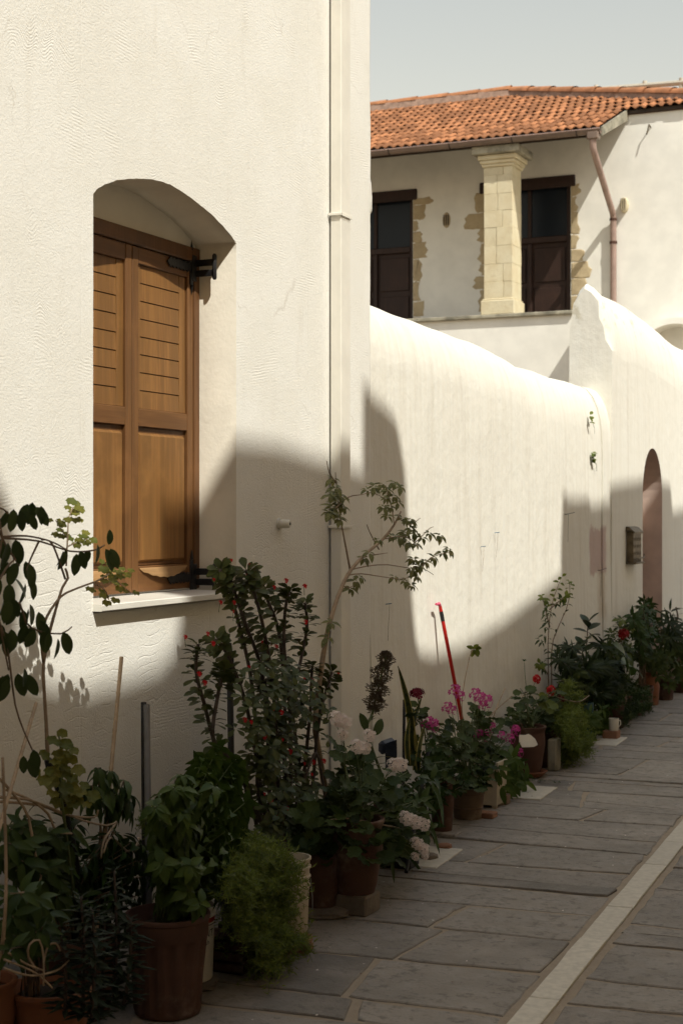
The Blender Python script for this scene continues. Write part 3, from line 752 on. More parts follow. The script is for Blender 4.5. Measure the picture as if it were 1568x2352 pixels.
# stone pillar
pil = MB(); n0, n1 = -8.165, -7.69; PD0, PD1 = 23.97, 24.44
pil.box(n0+.02, n1-.02, PD0+.02, PD1-.02, 4.76, 7.3); po = pil.build('pillar', MAT['ashlar'], bh)
z = 5.03
while z < 7.1:
    h = random.uniform(.26, .33); h = min(h, 7.14-z); cut = random.uniform(.3, .7)
    e = jit(.004)
    for (a, c) in ((n0, n0+(n1-n0)*cut-.003), (n0+(n1-n0)*cut+.003, n1)):
        r_ = MB(); r_.box(a+e*(a == n0), c+e*(c == n1), PD0+jit(.004), PD1+jit(.004), z+.0008, z+h-.0008, 0, .003); r_.build('block', MAT['ashlar'], po)
    z += h
for (z0, z1, o_, mt) in ((4.765, 5.0, .045, 'ashlar'), (5.0, 5.028, .025, 'ashlar'), (7.142, 7.19, .03, 'ashlar'), (7.19, 7.25, .055, 'ashlar'), (7.25, 7.33, .085, 'ashlar'), (7.331, 7.46, .16, 'lichen')):
    r_ = MB(); r_.box(n0-o_, n1+o_, PD0-o_, PD1+o_, z0, z1, 0, .014); r_.build('capital' if z0 > 6 else 'base', MAT[mt], po)
# roof
EZ, SLOPE = 7.60, .40; ED = 23.86
def rz(d_): return EZ + (d_-ED)*SLOPE
VR = -6.22                                              # right edge of the veranda eave
HIPN, HIPD = -9.31, 29.0
def hipn(d_): return HIPN + (HIPD-d_)*(3.92/3.0)
dk = MB()
def deck(poly, name, mat, th=.06, lift=-.03):
    r_ = MB(); n_ = len(poly)
    v = [(x, y, rz(y)+lift) for x, y in poly] + [(x, y, rz(y)+lift-th) for x, y in poly]
    r_.add(v, [tuple(range(n_)), tuple(range(2*n_-1, n_-1, -1))] + [(i, n_+i, n_+(i+1) % n_, (i+1) % n_) for i in range(n_)]); return r_.build(name, mat, bh)
roof = deck([(NL, ED), (VR, ED), (VR, DF-.05), (hipn(DF-.05), DF-.05), (HIPN, HIPD), (NL, HIPD)], 'roof', MAT['eave'])
r_ = MB(); r_.add([(HIPN, HIPD, rz(HIPD)-.03), (hipn(DF-.05), DF-.05, rz(DF)-.03), (hipn(DF)+.1, 31.9, rz(DF)-.03)], [(0,1,2)]); r_.add([(HIPN, HIPD, rz(HIPD)-.03), (NL, HIPD, rz(HIPD)-.03), (NL, 32, 8.1), (hipn(DF)+.1, 32, 8.1)], [(0,1,2,3)]); r_.build('roof_back', MAT['tile'], bh)
# rafters under the eave
for k in range(20):
    xx = NL+.2+k*.45
    if xx > VR-.05: break
    r_ = MB(); v = []
    for dx in (-.03, .03):
        for (dd_, dz) in ((ED+.01, -.095), (DF-.002, -.095), (DF-.002, -.18), (ED+.01, -.15)): v.append((xx+dx, dd_, rz(dd_)+dz))
    r_.add(v, [(0,1,2,3),(7,6,5,4),(0,4,5,1),(1,5,6,2),(2,6,7,3),(3,7,4,0)]); r_.build('rafter', MAT['eave'], bh)
r_ = MB(); r_.box(NL, VR-.005, ED-.02, ED+.005, EZ-.16, EZ-.035); r_.build('fascia', MAT['eave'], bh)
r_ = MB(); r_.add([(VR+.001, ED-.02, EZ-.16), (VR+.001, ED-.02, EZ-.02), (VR+.001, DF, rz(DF)-.02), (VR+.001, DF, rz(DF)-.2), (VR+.03, ED-.02, EZ-.16), (VR+.03, ED-.02, EZ-.02), (VR+.03, DF, rz(DF)-.02), (VR+.03, DF, rz(DF)-.2)], [(0,1,2,3),(7,6,5,4),(0,4,5,1),(1,5,6,2),(2,6,7,3),(3,7,4,0)]); r_.build('barge_board', MAT['lichen'], bh)
# tiles: one shared mesh, an S-curved pan and roll
TW, TL = .142, .44
def tile_mesh():
    xs = [0, .015, .035, .055, .075, .09, .105, .125, TW]; zs = [.022, .036, .044, .036, .02, .008, .004, .009, .022]
    v = []; f = []; n_ = len(xs)
    for (yy, lf) in ((0, .022), (TL, 0)):
        for x, z in zip(xs, zs): v.append((x, yy, z+lf))
    for x, z in zip(xs, zs): v.append((x, 0, z+.022-.016))
    for i in range(n_-1): f += [(i, i+1, n_+i+1, n_+i), (i, 2*n_+i, 2*n_+i+1, i+1)]
    return mesh('roof_tile', v, f, MAT['tile'], True)
TM = tile_mesh(); ang = math.atan(SLOPE); rows = []
nrow = 13; expo = (HIPD-ED)/nrow
tl = []
for r_i in range(nrow):
    d_ = ED - .04 + r_i*expo
    right = VR if d_+expo*.6 < DF else hipn(d_+expo*.5)
    k = 0
    while True:
        x = right - TW*(k+1); k += 1
        if x < -12.3: break
        tl.append((r_i, x, d_))
mains = tl[:300]; rest = tl[300:]
for (r_i, x, d_) in mains:
    o = bpy.data.objects.new('roof_tile', TM); link(o, roof); o.location = (x+jit(.004), d_+jit(.008), rz(d_)-.02+jit(.004)); o.rotation_euler = (ang+jit(.012), jit(.01), jit(.012))
q = MB(); tv = [Vector(v.co) for v in TM.vertices]; tf = [tuple(p.vertices) for p in TM.polygons]
for (r_i, x, d_) in rest:
    mtx = Matrix.Translation((x+jit(.004), d_+jit(.008), rz(d_)-.02+jit(.004))) @ Matrix.Rotation(ang+jit(.012), 4, 'X'); q.add([mtx @ v for v in tv], tf)
tag(q.build('roof_tiles', MAT['tile'], roof, True), None, None, kind='stuff')
def ridge_tiles(p0, p1, n_, r0, mort):
    p0, p1 = Vector(p0), Vector(p1); ax = (p1-p0).normalized(); sd = ax.cross(Vector((0,0,1))).normalized(); up = sd.cross(ax)
    for k in range(n_):
        a = p0.lerp(p1, k/n_); c = p0.lerp(p1, (k+1.08)/n_); r_ = MB(); v = []; f = []
        for (pt, rr) in ((a, r0*1.12), (c, r0*.9)):
            for j in range(9):
                t_ = math.pi*j/8; v.append(pt+sd*math.cos(t_)*rr*1.15+up*(math.sin(t_)*rr-.02))
        for j in range(8): f.append((j, j+1, 9+j+1, 9+j))
        r_.add(v, f); r_.build('ridge_tile', MAT['tiled'], roof, True)
    r_ = MB(); m0, m1 = p0-up*.10, p1-up*.10
    v = [m0+sd*.13-up*.05, m0-sd*.13-up*.05, m0-sd*.09+up*.09, m0+sd*.09+up*.09, m1+sd*.13-up*.05, m1-sd*.13-up*.05, m1-sd*.09+up*.09, m1+sd*.09+up*.09]
    r_.add(v, [(0,1,2,3),(7,6,5,4),(0,4,5,1),(1,5,6,2),(2,6,7,3),(3,7,4,0)]); r_.build('ridge_bedding', MAT['ridgemortar'], roof)
ridge_tiles((HIPN, HIPD, rz(HIPD)+.12), (-13.2, HIPD, rz(HIPD)+.12), 6, .085, True)
ridge_tiles((hipn(25.3), 25.3, rz(25.3)+.09), (HIPN, HIPD, rz(HIPD)+.1), 9, .10, True)
# gutter, brackets and downpipe
gz = EZ-.10; gd = ED-.085; r_ = MB(); n_ = 9; v = []; f = []
for xx in (NL, VR+.02):
    for k in range(n_):
        t_ = math.pi + math.pi*k/(n_-1); v.append((xx, gd+.07*math.cos(t_), gz+.075*math.sin(t_)+.03))
    for k in range(n_-1, -1, -1):
        t_ = math.pi + math.pi*k/(n_-1); v.append((xx, gd+.064*math.cos(t_), gz+.069*math.sin(t_)+.03))
m2 = 2*n_
for k in range(m2): f.append((k, (k+1) % m2, m2+(k+1) % m2, m2+k))
f += [tuple(range(m2)), tuple(range(2*m2-1, m2-1, -1))]
r_.add(v, f); gut = r_.build('gutter', MAT['gutter'], bh, 'auto')
r_ = MB(); r_.tube([(NL, gd-.07, gz+.03), (VR+.02, gd-.07, gz+.03)], .011, 6); r_.build('gutter_lip', MAT['rwp'], gut)
for k in range(7):
    xx = VR-.35-k*1.05; r_ = MB()
    r_.tube([(xx, gd+.075*math.cos(math.pi+math.pi*j/8), gz+.03+.082*math.sin(math.pi+math.pi*j/8)) for j in range(9)], .010, 5); r_.build('bracket', MAT['eave'], gut)
r_ = MB(); r_.box(VR-.19, VR+.0, gd-.075, gd+.07, gz-.13, gz+.0, 0, .02); r_.build('outlet_box', MAT['gutter'], gut)
dx_, dz_ = facade_at(1411, 500)
r_ = MB(); r_.tube([(VR-.10, gd, gz-.1), (VR-.10, gd, gz-.25), (VR-.09, gd+.05, gz-.33), (dx_, DF-.13, dz_+.06), (dx_, DF-.085, dz_-.06), (dx_, DF-.085, .2)], .052, 10); dpp = r_.build('downpipe', MAT['rwp'], bh, 'auto')
for zz in (dz_-.04, dz_-.42): r_ = MB(); r_.tube([(dx_, DF-.085, zz-.02), (dx_, DF-.085, zz+.02)], .063, 10); r_.build('pipe_clip', MAT['terrab'], dpp)
# arched stone hood low on the sunny wall
x, z = facade_at(1562, 790)
hood = []
for k in range(13): t_ = math.pi*k/12; hood.append((x+.55*math.cos(t_), z+.38*math.sin(t_)))
hood_in = [(x+.46*math.cos(math.pi*k/12), z-.02+.30*math.sin(math.pi*k/12)) for k in range(12, -1, -1)]
r_ = MB(); r_.prism([(p[0], p[1]) for p in hood+hood_in], 1, DF-.5, DF-.001); r_.build('arched_hood', MAT['smooth'], bh)
# pale rail of a higher roof behind
rr = thing('roof_rail', 'long pale pipe rail above the tiled roof against the sky', 'rail', (-7, 33, 9))
def far_at(x, y, zc):
    xc = (x-CX)/FPX*zc; return Vector((CS*xc-SN*zc, SN*xc+CS*zc, EYE-(y-CY)/FPX*zc))
a, c = far_at(1262, 214, 32), far_at(1600, 186, 30)
r_ = MB(); r_.tube([a, a.lerp(c, .5), c], .055, 8); r_.build('rail', MAT['marblef'], rr)
for t_ in (.0, .33, .66, .9):
    pt = a.lerp(c, t_); r_ = MB(); r_.tube([pt+Vector((0, 0, -1.6)), pt+Vector((0, 0, .09))], .045, 8); r_.build('post', MAT['marblef'], rr)
r_ = MB(); lo = a+Vector((.0, 1.2, -1.9)); hi = c+Vector((3, 1.2, -2.6)); r_.box(min(lo.x, hi.x), max(lo.x, hi.x), min(lo.y, hi.y)+1, max(lo.y, hi.y)+5, 0, 8.1)
tag(r_.build('white_house', MAT['smooth']), 'plain white house hidden behind the tiled roof', 'house')

# ================================================================== HOUSE ACROSS THE LANE (behind the camera; it shades the lane)
KN = 1.75
def shade_pt(x, y):
    p = P(x, y, WALL); k = (KN-WALL)/SUN.x; q = p + SUN*k; return (q.y, q.z)
line = [(-260, 1080), (-10, 1100), (8, 1120), (14, 1500), (40, 1548), (90, 1566), (192, 1588), (300, 1556), (362, 1534), (400, 1492), (415, 1420), (421, 1330), (428, 1000),
        (550, 1010), (640, 1022), (760, 1062), (832, 1082), (834, 884), (860, 900), (890, 928), (913, 958), (920, 1010), (929, 1200), (944, 1400), (960, 1498), (990, 1508), (1060, 1488),
        (1160, 1422), (1250, 1352), (1288, 1318), (1294, 1132), (1358, 1135), (1360, 1152), (1401, 1147), (1402, 1115), (1477, 1101), (1522, 1109), (1539, 1115), (1540, 1176), (1568, 1168)]
pts = [shade_pt(*q) for q in line]
poly = [(-9.0, 0), (-9.0, 12.5), (pts[0][0]-.4, 12.5), (pts[0][0]-.4, pts[0][1])] + pts + [(14.6, pts[-1][1]), (14.6, 0)]  # taller unseen stretch added to hold skylight back from the lane
across = thing('house_across_lane', 'tall cream house across the lane with a broken parapet line', 'house', (KN+1.5, 3, 0))
q = MB(); q.prism(poly, 0, KN, KN+.12); q.build('parapet_wall', MAT['ochre'], across)
q = MB(); q.box(KN+.12, KN+5, -9, 14.6, 0, 7.2); q.build('block', MAT['ochre'], across)
for k in range(6):
    for zz in (1.0, 4.2):
        yy = -6+k*3.2; q = MB(); q.box(KN-.03, KN-.001, yy, yy+.9, zz, zz+1.5, 0, .01); wn = q.build('window', MAT['woodd'], across)
        q = MB(); q.box(KN-.07, KN-.001, yy-.06, yy+.96, zz-.07, zz-.002); q.build('sill', MAT['marble'], wn)

end = thing('added_lane_end_house', 'unseen ochre house added behind the viewer to deepen the lane shade', 'house', (0, -9, 0))  # added out of view to block sky and deepen the shade in the lane
q = MB(); q.box(-8, 6.5, -13, -9.02, 0, 11.5); q.build('wall', MAT['ochre'], end)
q = MB(); q.box(-1.6, -.5, -9.018, -8.96, 0, 2.2, 0, .01); q.build('door', MAT['woodd'], end)

# ================================================================== POTS AND PLANTS
def leaf_mesh(name, wf, mat, rows=6, fold=.25, curl=.25, wave=0.0):
    v = []; f = []
    for i in range(rows+1):
        t = i/rows; w_ = wf(t); z = -curl*t*t
        e = wave*math.sin(i*2.4)
        v += [(-w_, t*(1-.1*curl*t), z+fold*w_+e*w_), (0, t*(1-.1*curl*t), z), (w_, t*(1-.1*curl*t), z+fold*w_-e*w_)]
    for i in range(rows): a = 3*i; f += [(a, a+1, a+4, a+3), (a+1, a+2, a+5, a+4)]
    return mesh(name, v, f, MAT[mat], True)
def round_leaf(name, mat, lobes=7, seg=21, amp=.07, dish=.16, ripple=.05):
    v = [(0, .42, -.05)]; f = []
    for ring, rr in ((0, .26), (1, .5)):
        for k in range(seg):
            a = -math.pi/2 + 2*math.pi*k/seg; notch = 1-.35*math.exp(-(((k+seg/2) % seg-seg/2)/1.6)**2)*ring
            r_ = rr*(1+amp*math.cos(lobes*a+1)*ring)*notch
            v.append((r_*math.cos(a), .42+r_*math.sin(a), dish*(rr/.5)**2*.5-.05 + ripple*math.sin(lobes*a)*ring))
    for k in range(seg):
        k2 = (k+1) % seg; f += [(0, 1+k, 1+k2), (1+k, 1+seg+k, 1+seg+k2, 1+k2)]
    return mesh(name, v, f, MAT[mat], True)
sp_ = lambda t, e: max(0.0, math.sin(math.pi*min(1, max(0, t))))**e
LM = dict(
    oval=leaf_mesh('leaf', lambda t: .235*sp_(t**.95, .62), 'hoya', 7, .22, .16),
    crown=leaf_mesh('leaf', lambda t: .27*sp_(t**1.7, .75), 'crown', 6, .15, .2),
    basil=leaf_mesh('leaf', lambda t: .27*sp_(t**.72, 1.0), 'basil', 7, .3, .45, .10),
    lance=leaf_mesh('leaf', lambda t: .17*sp_(t**.85, .9), 'lance', 6, .3, .5, .08),
    kalan=leaf_mesh('leaf', lambda t: .13*sp_(t**.6, .8), 'kalan', 7, .7, -.12, .18),
    varieg=leaf_mesh('leaf', lambda t: .24*sp_(t**.9, .9), 'varieg', 5, .35, .4),
    ficus=leaf_mesh('leaf', lambda t: .25*sp_(t**1.1, .7), 'ficus', 6, .2, .15),
    small_lime=leaf_mesh('leaf', lambda t: .32*sp_(t, .8), 'lime_l', 4, .2, .3),
    far=leaf_mesh('leaf', lambda t: .22*sp_(t, .9), 'farleaf', 3, .25, .4),
    farlance=leaf_mesh('leaf', lambda t: .09*sp_(t**.8, .8), 'ficus', 4, .25, .6),
    strap=leaf_mesh('leaf', lambda t: .045*(1-.1*t)*sp_(.12+t*.88, .5), 'geran', 9, .3, .55),
    bigleaf=leaf_mesh('leaf', lambda t: .17*sp_(t**.85, .75), 'basil', 7, .3, .5, .06),
    succ=leaf_mesh('leaf', lambda t: .24*sp_(t**1.3, .7), 'lance', 4, .25, .05),
    geran=round_leaf('leaf', 'geran'), yellow=round_leaf('leaf', 'yellow', 6, 18, .09, .2, .09),
    lime=round_leaf('leaf', 'lime_l', 7, 18, .08, .2, .07),
)
def mtx_leaf(pos, d_, up, size):
    y = Vector(d_).normalized(); z = Vector(up); z = z - y*z.dot(y)
    z = z.normalized() if z.length > 1e-4 else y.orthogonal().normalized(); x = y.cross(z)
    m = Matrix((x, y, z)).transposed().to_4x4()
    return Matrix.Translation(pos) @ m @ Matrix.Diagonal((size, size, size, 1))
PEND = {}
def leaf_at(parent, pos, d_, up, size, me, name='leaf'):
    PEND.setdefault(parent.name, (parent, []))[1].append((mtx_leaf(Vector(pos), d_, up, size), me, name))
def flush_leaves(cap=300):
    for parent, lst in PEND.values():
        by = {}
        for e in lst: by.setdefault(e[2], []).append(e)
        for nm, items in by.items():
            items.sort(key=lambda e: depth(e[0].translation))
            stuff_only = parent.get('_far', 0)
            keep, rest = ([], items) if stuff_only and nm == 'leaf' else (items[:cap], items[cap:])
            for (m, me, _) in keep:
                o = bpy.data.objects.new(nm, me); link(o, parent); o.matrix_basis = m
            if rest:
                vs2 = []; fs2 = []; mi = []; mats = []; nb = 0
                for (m, me, _) in rest:
                    a = np.empty(len(me.vertices)*3); me.vertices.foreach_get('co', a); a = a.reshape(-1, 3)
                    M_ = np.array(m); a = a @ M_[:3, :3].T + M_[:3, 3]
                    if me.materials[0] not in mats: mats.append(me.materials[0])
                    k = mats.index(me.materials[0])
                    for p in me.polygons: fs2.append(tuple(i+nb for i in p.vertices)); mi.append(k)
                    vs2.append(a); nb += len(a)
                o = obj('foliage' if nm == 'leaf' else nm+'s', mesh('foliage', np.concatenate(vs2).tolist(), fs2, mats, True, mi), parent)
                o['kind'] = 'stuff'
    PEND.clear()
def curve(pts, n=10):
    """smooth path through points"""
    pts = [Vector(p) for p in pts]; out = []
    if len(pts) == 2: return [pts[0].lerp(pts[1], k/3) for k in range(4)]
    for i in range(len(pts)-1):
        p0, p1, p2, p3 = pts[max(i-1, 0)], pts[i], pts[i+1], pts[min(i+2, len(pts)-1)]
        m = max(2, n//(len(pts)-1))
        for k in range(m):
            t = k/m; out.append(.5*((2*p1)+(p2-p0)*t+(2*p0-5*p1+4*p2-p3)*t*t+(3*p1-p0-3*p2+p3)*t**3))
    return out+[pts[-1]]
def stem(parent, pts, r0, r1, mat='twig', n=12, name='stem', seg=6, knots=0):
    c = curve(pts, n); q = MB(); m = len(c)
    rad = [r0+(r1-r0)*i/(m-1) for i in range(m)]
    if knots: rad = [r_*(1+knots*random.random()*(i % 2)) for i, r_ in enumerate(rad)]
    q.tube(c, rad, seg); q.build(name, MAT[mat], parent, True); return c
def along(c, t):
    x = t*(len(c)-1); i = min(int(x), len(c)-2); return c[i].lerp(c[i+1], x-i), (c[i+1]-c[i]).normalized()
def rosette(parent, pos, axis, n, size, me, elev=0.0, droop=0.0, spread=1.0, ph=None, jsize=.3):
    """whorl of leaves round a stem"""
    axis = Vector(axis).normalized(); a0 = axis.orthogonal().normalized(); b0 = axis.cross(a0); ph = random.random()*6.28 if ph is None else ph
    for k in range(n):
        a = ph + 6.283*k/n + jit(.35); h = a0*math.cos(a)+b0*math.sin(a)
        e = elev+jit(.25); d_ = h*math.cos(e)*spread+axis*math.sin(e)+Vector((0, 0, -droop))
        leaf_at(parent, Vector(pos)+h*.004, d_, axis+Vector((0, 0, .4)), size*random.uniform(1-jsize, 1+jsize*.6), LM[me])
def shoot(base, tip, k=.55):
    b_, t_ = Vector(base), Vector(tip); c1 = b_.lerp(t_, .5); c1.z = b_.z+(t_.z-b_.z)*k*1.25; c1.x = b_.x+(t_.x-b_.x)*.35; c1.y = b_.y+(t_.y-b_.y)*.35
    return [b_, c1, t_]
def bush(parent, base, tips, me, size, f0=.35, gap=.03, per=2, elev=.2, droop=.3, smat='greenstem', r0=.005, topn=4, spread=1.0):
    for tp in tips:
        c = stem(parent, shoot(Vector(base)+Vector((jit(.03), jit(.03), 0)), tp), r0, r0*.45, smat, 8, seg=5)
        L_ = sum((c[i+1]-c[i]).length for i in range(len(c)-1)); n = max(2, int(L_*(1-f0)/gap)); ph = random.random()*6
        for i in range(n):
            t = f0+(1-f0)*(i+.5)/n; p, ax = along(c, t)
            rosette(parent, p, ax, per, size*(.75+.25*random.random()), me, elev, droop, spread, ph+i*1.9)
        rosette(parent, c[-1], (c[-1]-c[-2]), topn, size*.85, me, elev+.35, droop*.7, spread)
def region(cx, cy, rx, ry, n, n0, n1, low=1.0):
    """n growth tips spread over an elliptical patch of the survey photo, at lane distances n0..n1"""
    out = []; k = 0
    while len(out) < n and k < 4000:
        k += 1; a, b_ = jit(1), jit(1)
        if a*a+b_*b_ > 1: continue
        p = P(cx+a*rx, cy+b_*ry*(low if b_ > 0 else 1), random.uniform(n0, n1))
        if p.z > .03: out.append(p)
    return out
# flower heads: domes of five-petalled florets (shared meshes)
def floret(v, f, c, nrm, r_, petals=5):
    nrm = Vector(nrm).normalized(); a0 = nrm.orthogonal().normalized(); b0 = nrm.cross(a0); ph = random.random()*6
    for k in range(petals):
        a = ph+6.283*k/petals; h = a0*math.cos(a)+b0*math.sin(a); s_ = nrm.cross(h); i = len(v); c = Vector(c)
        v += [c, c+h*r_*.6+s_*r_*.36+nrm*r_*.15, c+h*r_+nrm*r_*.05, c+h*r_*.6-s_*r_*.36+nrm*r_*.15]; f.append((i, i+1, i+2, i+3))
def head_mesh(name, mat, n, R_, r_, flat=.7, low=-.2):
    v = []; f = []
    for k in range(n):
        if random.random() < .16: continue
        z = low+(1-low)*((k+.5)/n); a = k*2.39996; s_ = math.sqrt(max(0, 1-z*z)); d_ = Vector((s_*math.cos(a), s_*math.sin(a), z*flat))
        floret(v, f, d_*R_*random.uniform(.72, 1.15), d_+Vector((jit(.3), jit(.3), jit(.3))), r_*random.uniform(.8, 1.15))
    return mesh(name, v, f, MAT[mat], False)
FH = dict(pink=head_mesh('flower_head', 'pinkf', 20, .034, .0165, .75, -.3), mag=head_mesh('flower_head', 'magf', 12, .030, .0155, .7, -.2), red=head_mesh('flower_head', 'redf', 26, .026, .014, .8),
          tiny=head_mesh('flower_head', 'redf', 5, .009, .010, .5, .2), maroon=head_mesh('flower_head', 'maroon', 22, .03, .014, .6, 0), dark=head_mesh('flower_head', 'redflower_far', 22, .03, .016, .8))
def flower(parent, pos, kind, size=1.0, ax=(.3, -.2, 1)):
    leaf_at(parent, pos, Vector(ax).orthogonal(), Vector(ax)+Vector((jit(.3), jit(.3), 0)), size, FH[kind], 'flower_head')
# ---- pots
def pot(parent, c, r_top, r_base, h, mat, style='plain', soil=True, name='pot'):
    c = Vector(c); q = MB(); seg = 36
    if style == 'fluted':
        prof = [(r_base*.0, .004), (r_base, .0), (r_base*1.03, .01), (r_base*1.05, h*.06), (r_base+(r_top-r_base)*.35, h*.4), (r_base+(r_top-r_base)*.72, h*.735), (r_base+(r_top-r_base)*.745, h*.77), (r_top*.955, h*.78), (r_top*.965, h*.94), (r_top*1.0, h*.955), (r_top*1.0, h*.99), (r_top*.985, h), (r_top*.93, h), (r_top*.91, h*.97), (r_top*.82, h*.85)]
        seg = 96
        fn = lambda a, i: 1-(.075*max(0, math.cos(a*13))**.4*(1 if math.cos(a*13) > 0 else 0) if 3 <= i <= 5 else 0)
        q.lathe(prof, c, seg, 0, fn)
    elif style == 'urn':
        prof = [(0, .002), (r_base, 0), (r_base*1.08, h*.05), (r_top*1.12, h*.38), (r_top*1.2, h*.55), (r_top*1.05, h*.76), (r_top*.80, h*.88), (r_top*.82, h*.92), (r_top*1.0, h*.96), (r_top*1.02, h*.985), (r_top*.98, h), (r_top*.85, h*.985), (r_top*.7, h*.9)]
        q.lathe(prof, c, seg)
    elif style == 'bulge':
        prof = [(0, .002), (r_base, 0), (r_base*1.12, h*.1), (r_top*.93, h*.45), (r_top*.99, h*.56), (r_top*.985, h*.565), (r_top*.985, h*.585), (r_top*1.0, h*.59), (r_top*.98, h*.75), (r_top*.95, h*.86), (r_top*.98, h*.9), (r_top*1.06, h*.95), (r_top*1.07, h*.985), (r_top*1.03, h), (r_top*.92, h*.99), (r_top*.85, h*.88)]
        q.lathe(prof, c, seg)
    elif style == 'bowl':
        prof = [(0, .002), (r_base, 0), (r_base+(r_top-r_base)*.5, h*.35), (r_top*.93, h*.8), (r_top*.95, h*.86), (r_top*1.02, h*.9), (r_top*1.05, h*.95), (r_top*1.02, h), (r_top*.93, h), (r_top*.9, h*.93), (r_top*.82, h*.8)]
        q.lathe(prof, c, 48)
    else:
        prof = [(0, .002), (r_base, 0), (r_base+.003, h*.03), (r_base+(r_top-r_base)*.72, h*.72), (r_base+(r_top-r_base)*.74, h*.775), (r_top*.985, h*.785), (r_top, h*.8), (r_top, h*.975), (r_top*.985, h), (r_top*.92, h), (r_top*.9, h*.97), (r_top*.82, h*.8)]
        if style == 'banded': prof[3:3] = [(r_base+(r_top-r_base)*.3, h*.32), (r_base+(r_top-r_base)*.3+.004, h*.335), (r_base+(r_top-r_base)*.34+.004, h*.36), (r_base+(r_top-r_base)*.35, h*.375)]
        q.lathe(prof, c, seg)
    o = q.build(name, MAT[mat], parent, 'auto')
    if soil:
        s_ = MB(); rs = r_top*.86; zz = c.z+h*.86; v = [(c.x, c.y, zz+.012)]; f = []
        for ring, rr in ((0, .5), (1, 1.0)):
            for k in range(16): v.append((c.x+rs*rr*math.cos(6.283*k/16), c.y+rs*rr*math.sin(6.283*k/16), zz+.012*(1-ring)+jit(.006)))
        for k in range(16): k2 = (k+1) % 16; f += [(0, 1+k, 1+k2), (1+k, 17+k, 17+k2, 1+k2)]
        s_.add(v, f); s_.build('soil', MAT['soil'], parent, True)
    return o
def rock(name, label, cat, c, sx, sy, sz, mat='rock', rot=0.0, rough=.18, group=None):
    bm = bmesh.new(); bmesh.ops.create_icosphere(bm, subdivisions=2, radius=1)
    sd = random.random()*50
    for v in bm.verts:
        p = v.co; e = 4
        s_ = (abs(p.x)**e+abs(p.y)**e+abs(p.z)**e)**(-1/e); p = p*s_*(1+rough*noise.noise(p*1.7+Vector((sd, 0, 0))))
        v.co = Matrix.Rotation(rot, 3, 'Z') @ Vector((p.x*sx, p.y*sy, p.z*sz))
    zmin = min(v.co.z for v in bm.verts)
    for v in bm.verts: v.co.z -= zmin
    me = bpy.data.meshes.new(name); bm.to_mesh(me); bm.free(); me.materials.append(MAT[mat])
    o = obj(name, me); o.location = c; return tag(o, label, cat, group)
def bare(parent, pts, r0=.004, r1=.0025, mat='twigp', **k): return stem(parent, pts, r0, r1, mat, 14, **k)

# ---- 1. fluted pot with the drooping green shrub
c = G(385, 2322)
t = thing('potted_shrub', 'fluted terracotta pot with drooping bright green leafy shrub in the foreground', 'potted plant', c)
pot(t, c, .137, .104, .315, 'terra', 'fluted')
tips = region(455, 1890, 95, 120, 34, -2.74, -2.40) + region(500, 1765, 52, 38, 12, -2.76, -2.56) + region(395, 1860, 45, 60, 8, -2.66, -2.46) + region(470, 2020, 75, 60, 16, -2.56, -2.38) + [P(500, 1722, -2.70), P(468, 1742, -2.66), P(538, 1745, -2.7), P(372, 1826, -2.6)] + region(375, 1990, 45, 70, 12, -2.66, -2.46) + region(530, 1870, 40, 90, 12, -2.74, -2.52)
bush(t, c+Vector((0, 0, .27)), tips, 'basil', .063, .40, .030, 3, -.15, .55, 'greenstem', .0035, 6)
# ---- 2. paint tub
c = Vector((-2.612, 4.61, .032))
rock('stone', 'flat stone under the white paint tub', 'stone', (c.x, c.y, 0), .095, .085, .016, 'rock', .4, .1)
t = thing('paint_tub', 'white paint tub with red bands behind the fluted pot', 'bucket', c)
q = MB(); q.lathe([(0, .002), (.074, 0), (.078, .006), (.0845, .215), (.090, .216), (.090, .226), (.086, .227), (.087, .238), (.0905, .239), (.0905, .246), (.084, .246), (.08, .2)], c, 40); tub = q.build('tub', MAT['white'], t, 'auto')
def wrap(uv, zz, r0=.0745, r1=.0845, off=.0012):
    """flat print laid round the tub: u metres round from the lane side"""
    rr = r0+(r1-r0)*(zz/.215)+off; a = -.1+uv/rr; return (c.x+rr*math.cos(a), c.y+rr*math.sin(a), c.z+zz)
for (z0, z1, m_) in ((.196, .212, 'redprint'), (.187, .190, 'blueprint'), (.018, .032, 'redprint'), (.036, .039, 'blueprint')):
    q = MB(); v = []; f = []
    for k in range(41): uu = -.235+.47*k/40; v += [wrap(uu, z0), wrap(uu, z1)]
    for k in range(40): f.append((2*k, 2*k+2, 2*k+3, 2*k+1))
    q.add(v, f); q.build('print_band', MAT[m_], tub)
q = MB()
for (a, b_) in (((-.05, .04), (-.005, .085)), ((-.005, .085), (.04, .05)), ((-.06, .045), (-.01, .11)), ((-.01, .11), (.045, .07))):
    for k in range(6):
        p0 = (a[0]+(b_[0]-a[0])*k/6, a[1]+(b_[1]-a[1])*k/6); p1 = (a[0]+(b_[0]-a[0])*(k+1)/6, a[1]+(b_[1]-a[1])*(k+1)/6); i = len(q.v)
        q.add([wrap(p0[0], p0[1]-.005), wrap(p1[0], p1[1]-.005), wrap(p1[0], p1[1]+.005), wrap(p0[0], p0[1]+.005)], [(0,1,2,3)])
q.build('print_zigzag', MAT['redprint'], tub)
def text_on(txt, size, u0, zz, m_):
    cu = bpy.data.curves.new('t', 'FONT'); cu.body = txt; cu.size = size; o = bpy.data.objects.new('t', cu); col.objects.link(o)
    dg = bpy.context.evaluated_depsgraph_get(); me = bpy.data.meshes.new_from_object(o.evaluated_get(dg)); bpy.data.objects.remove(o)
    for v in me.vertices: v.co = Vector(wrap(u0+v.co.x, zz+v.co.y, off=.0016))
    me.materials.clear(); me.materials.append(MAT[m_]); me.name = 'lettering'; obj('lettering', me, tub)
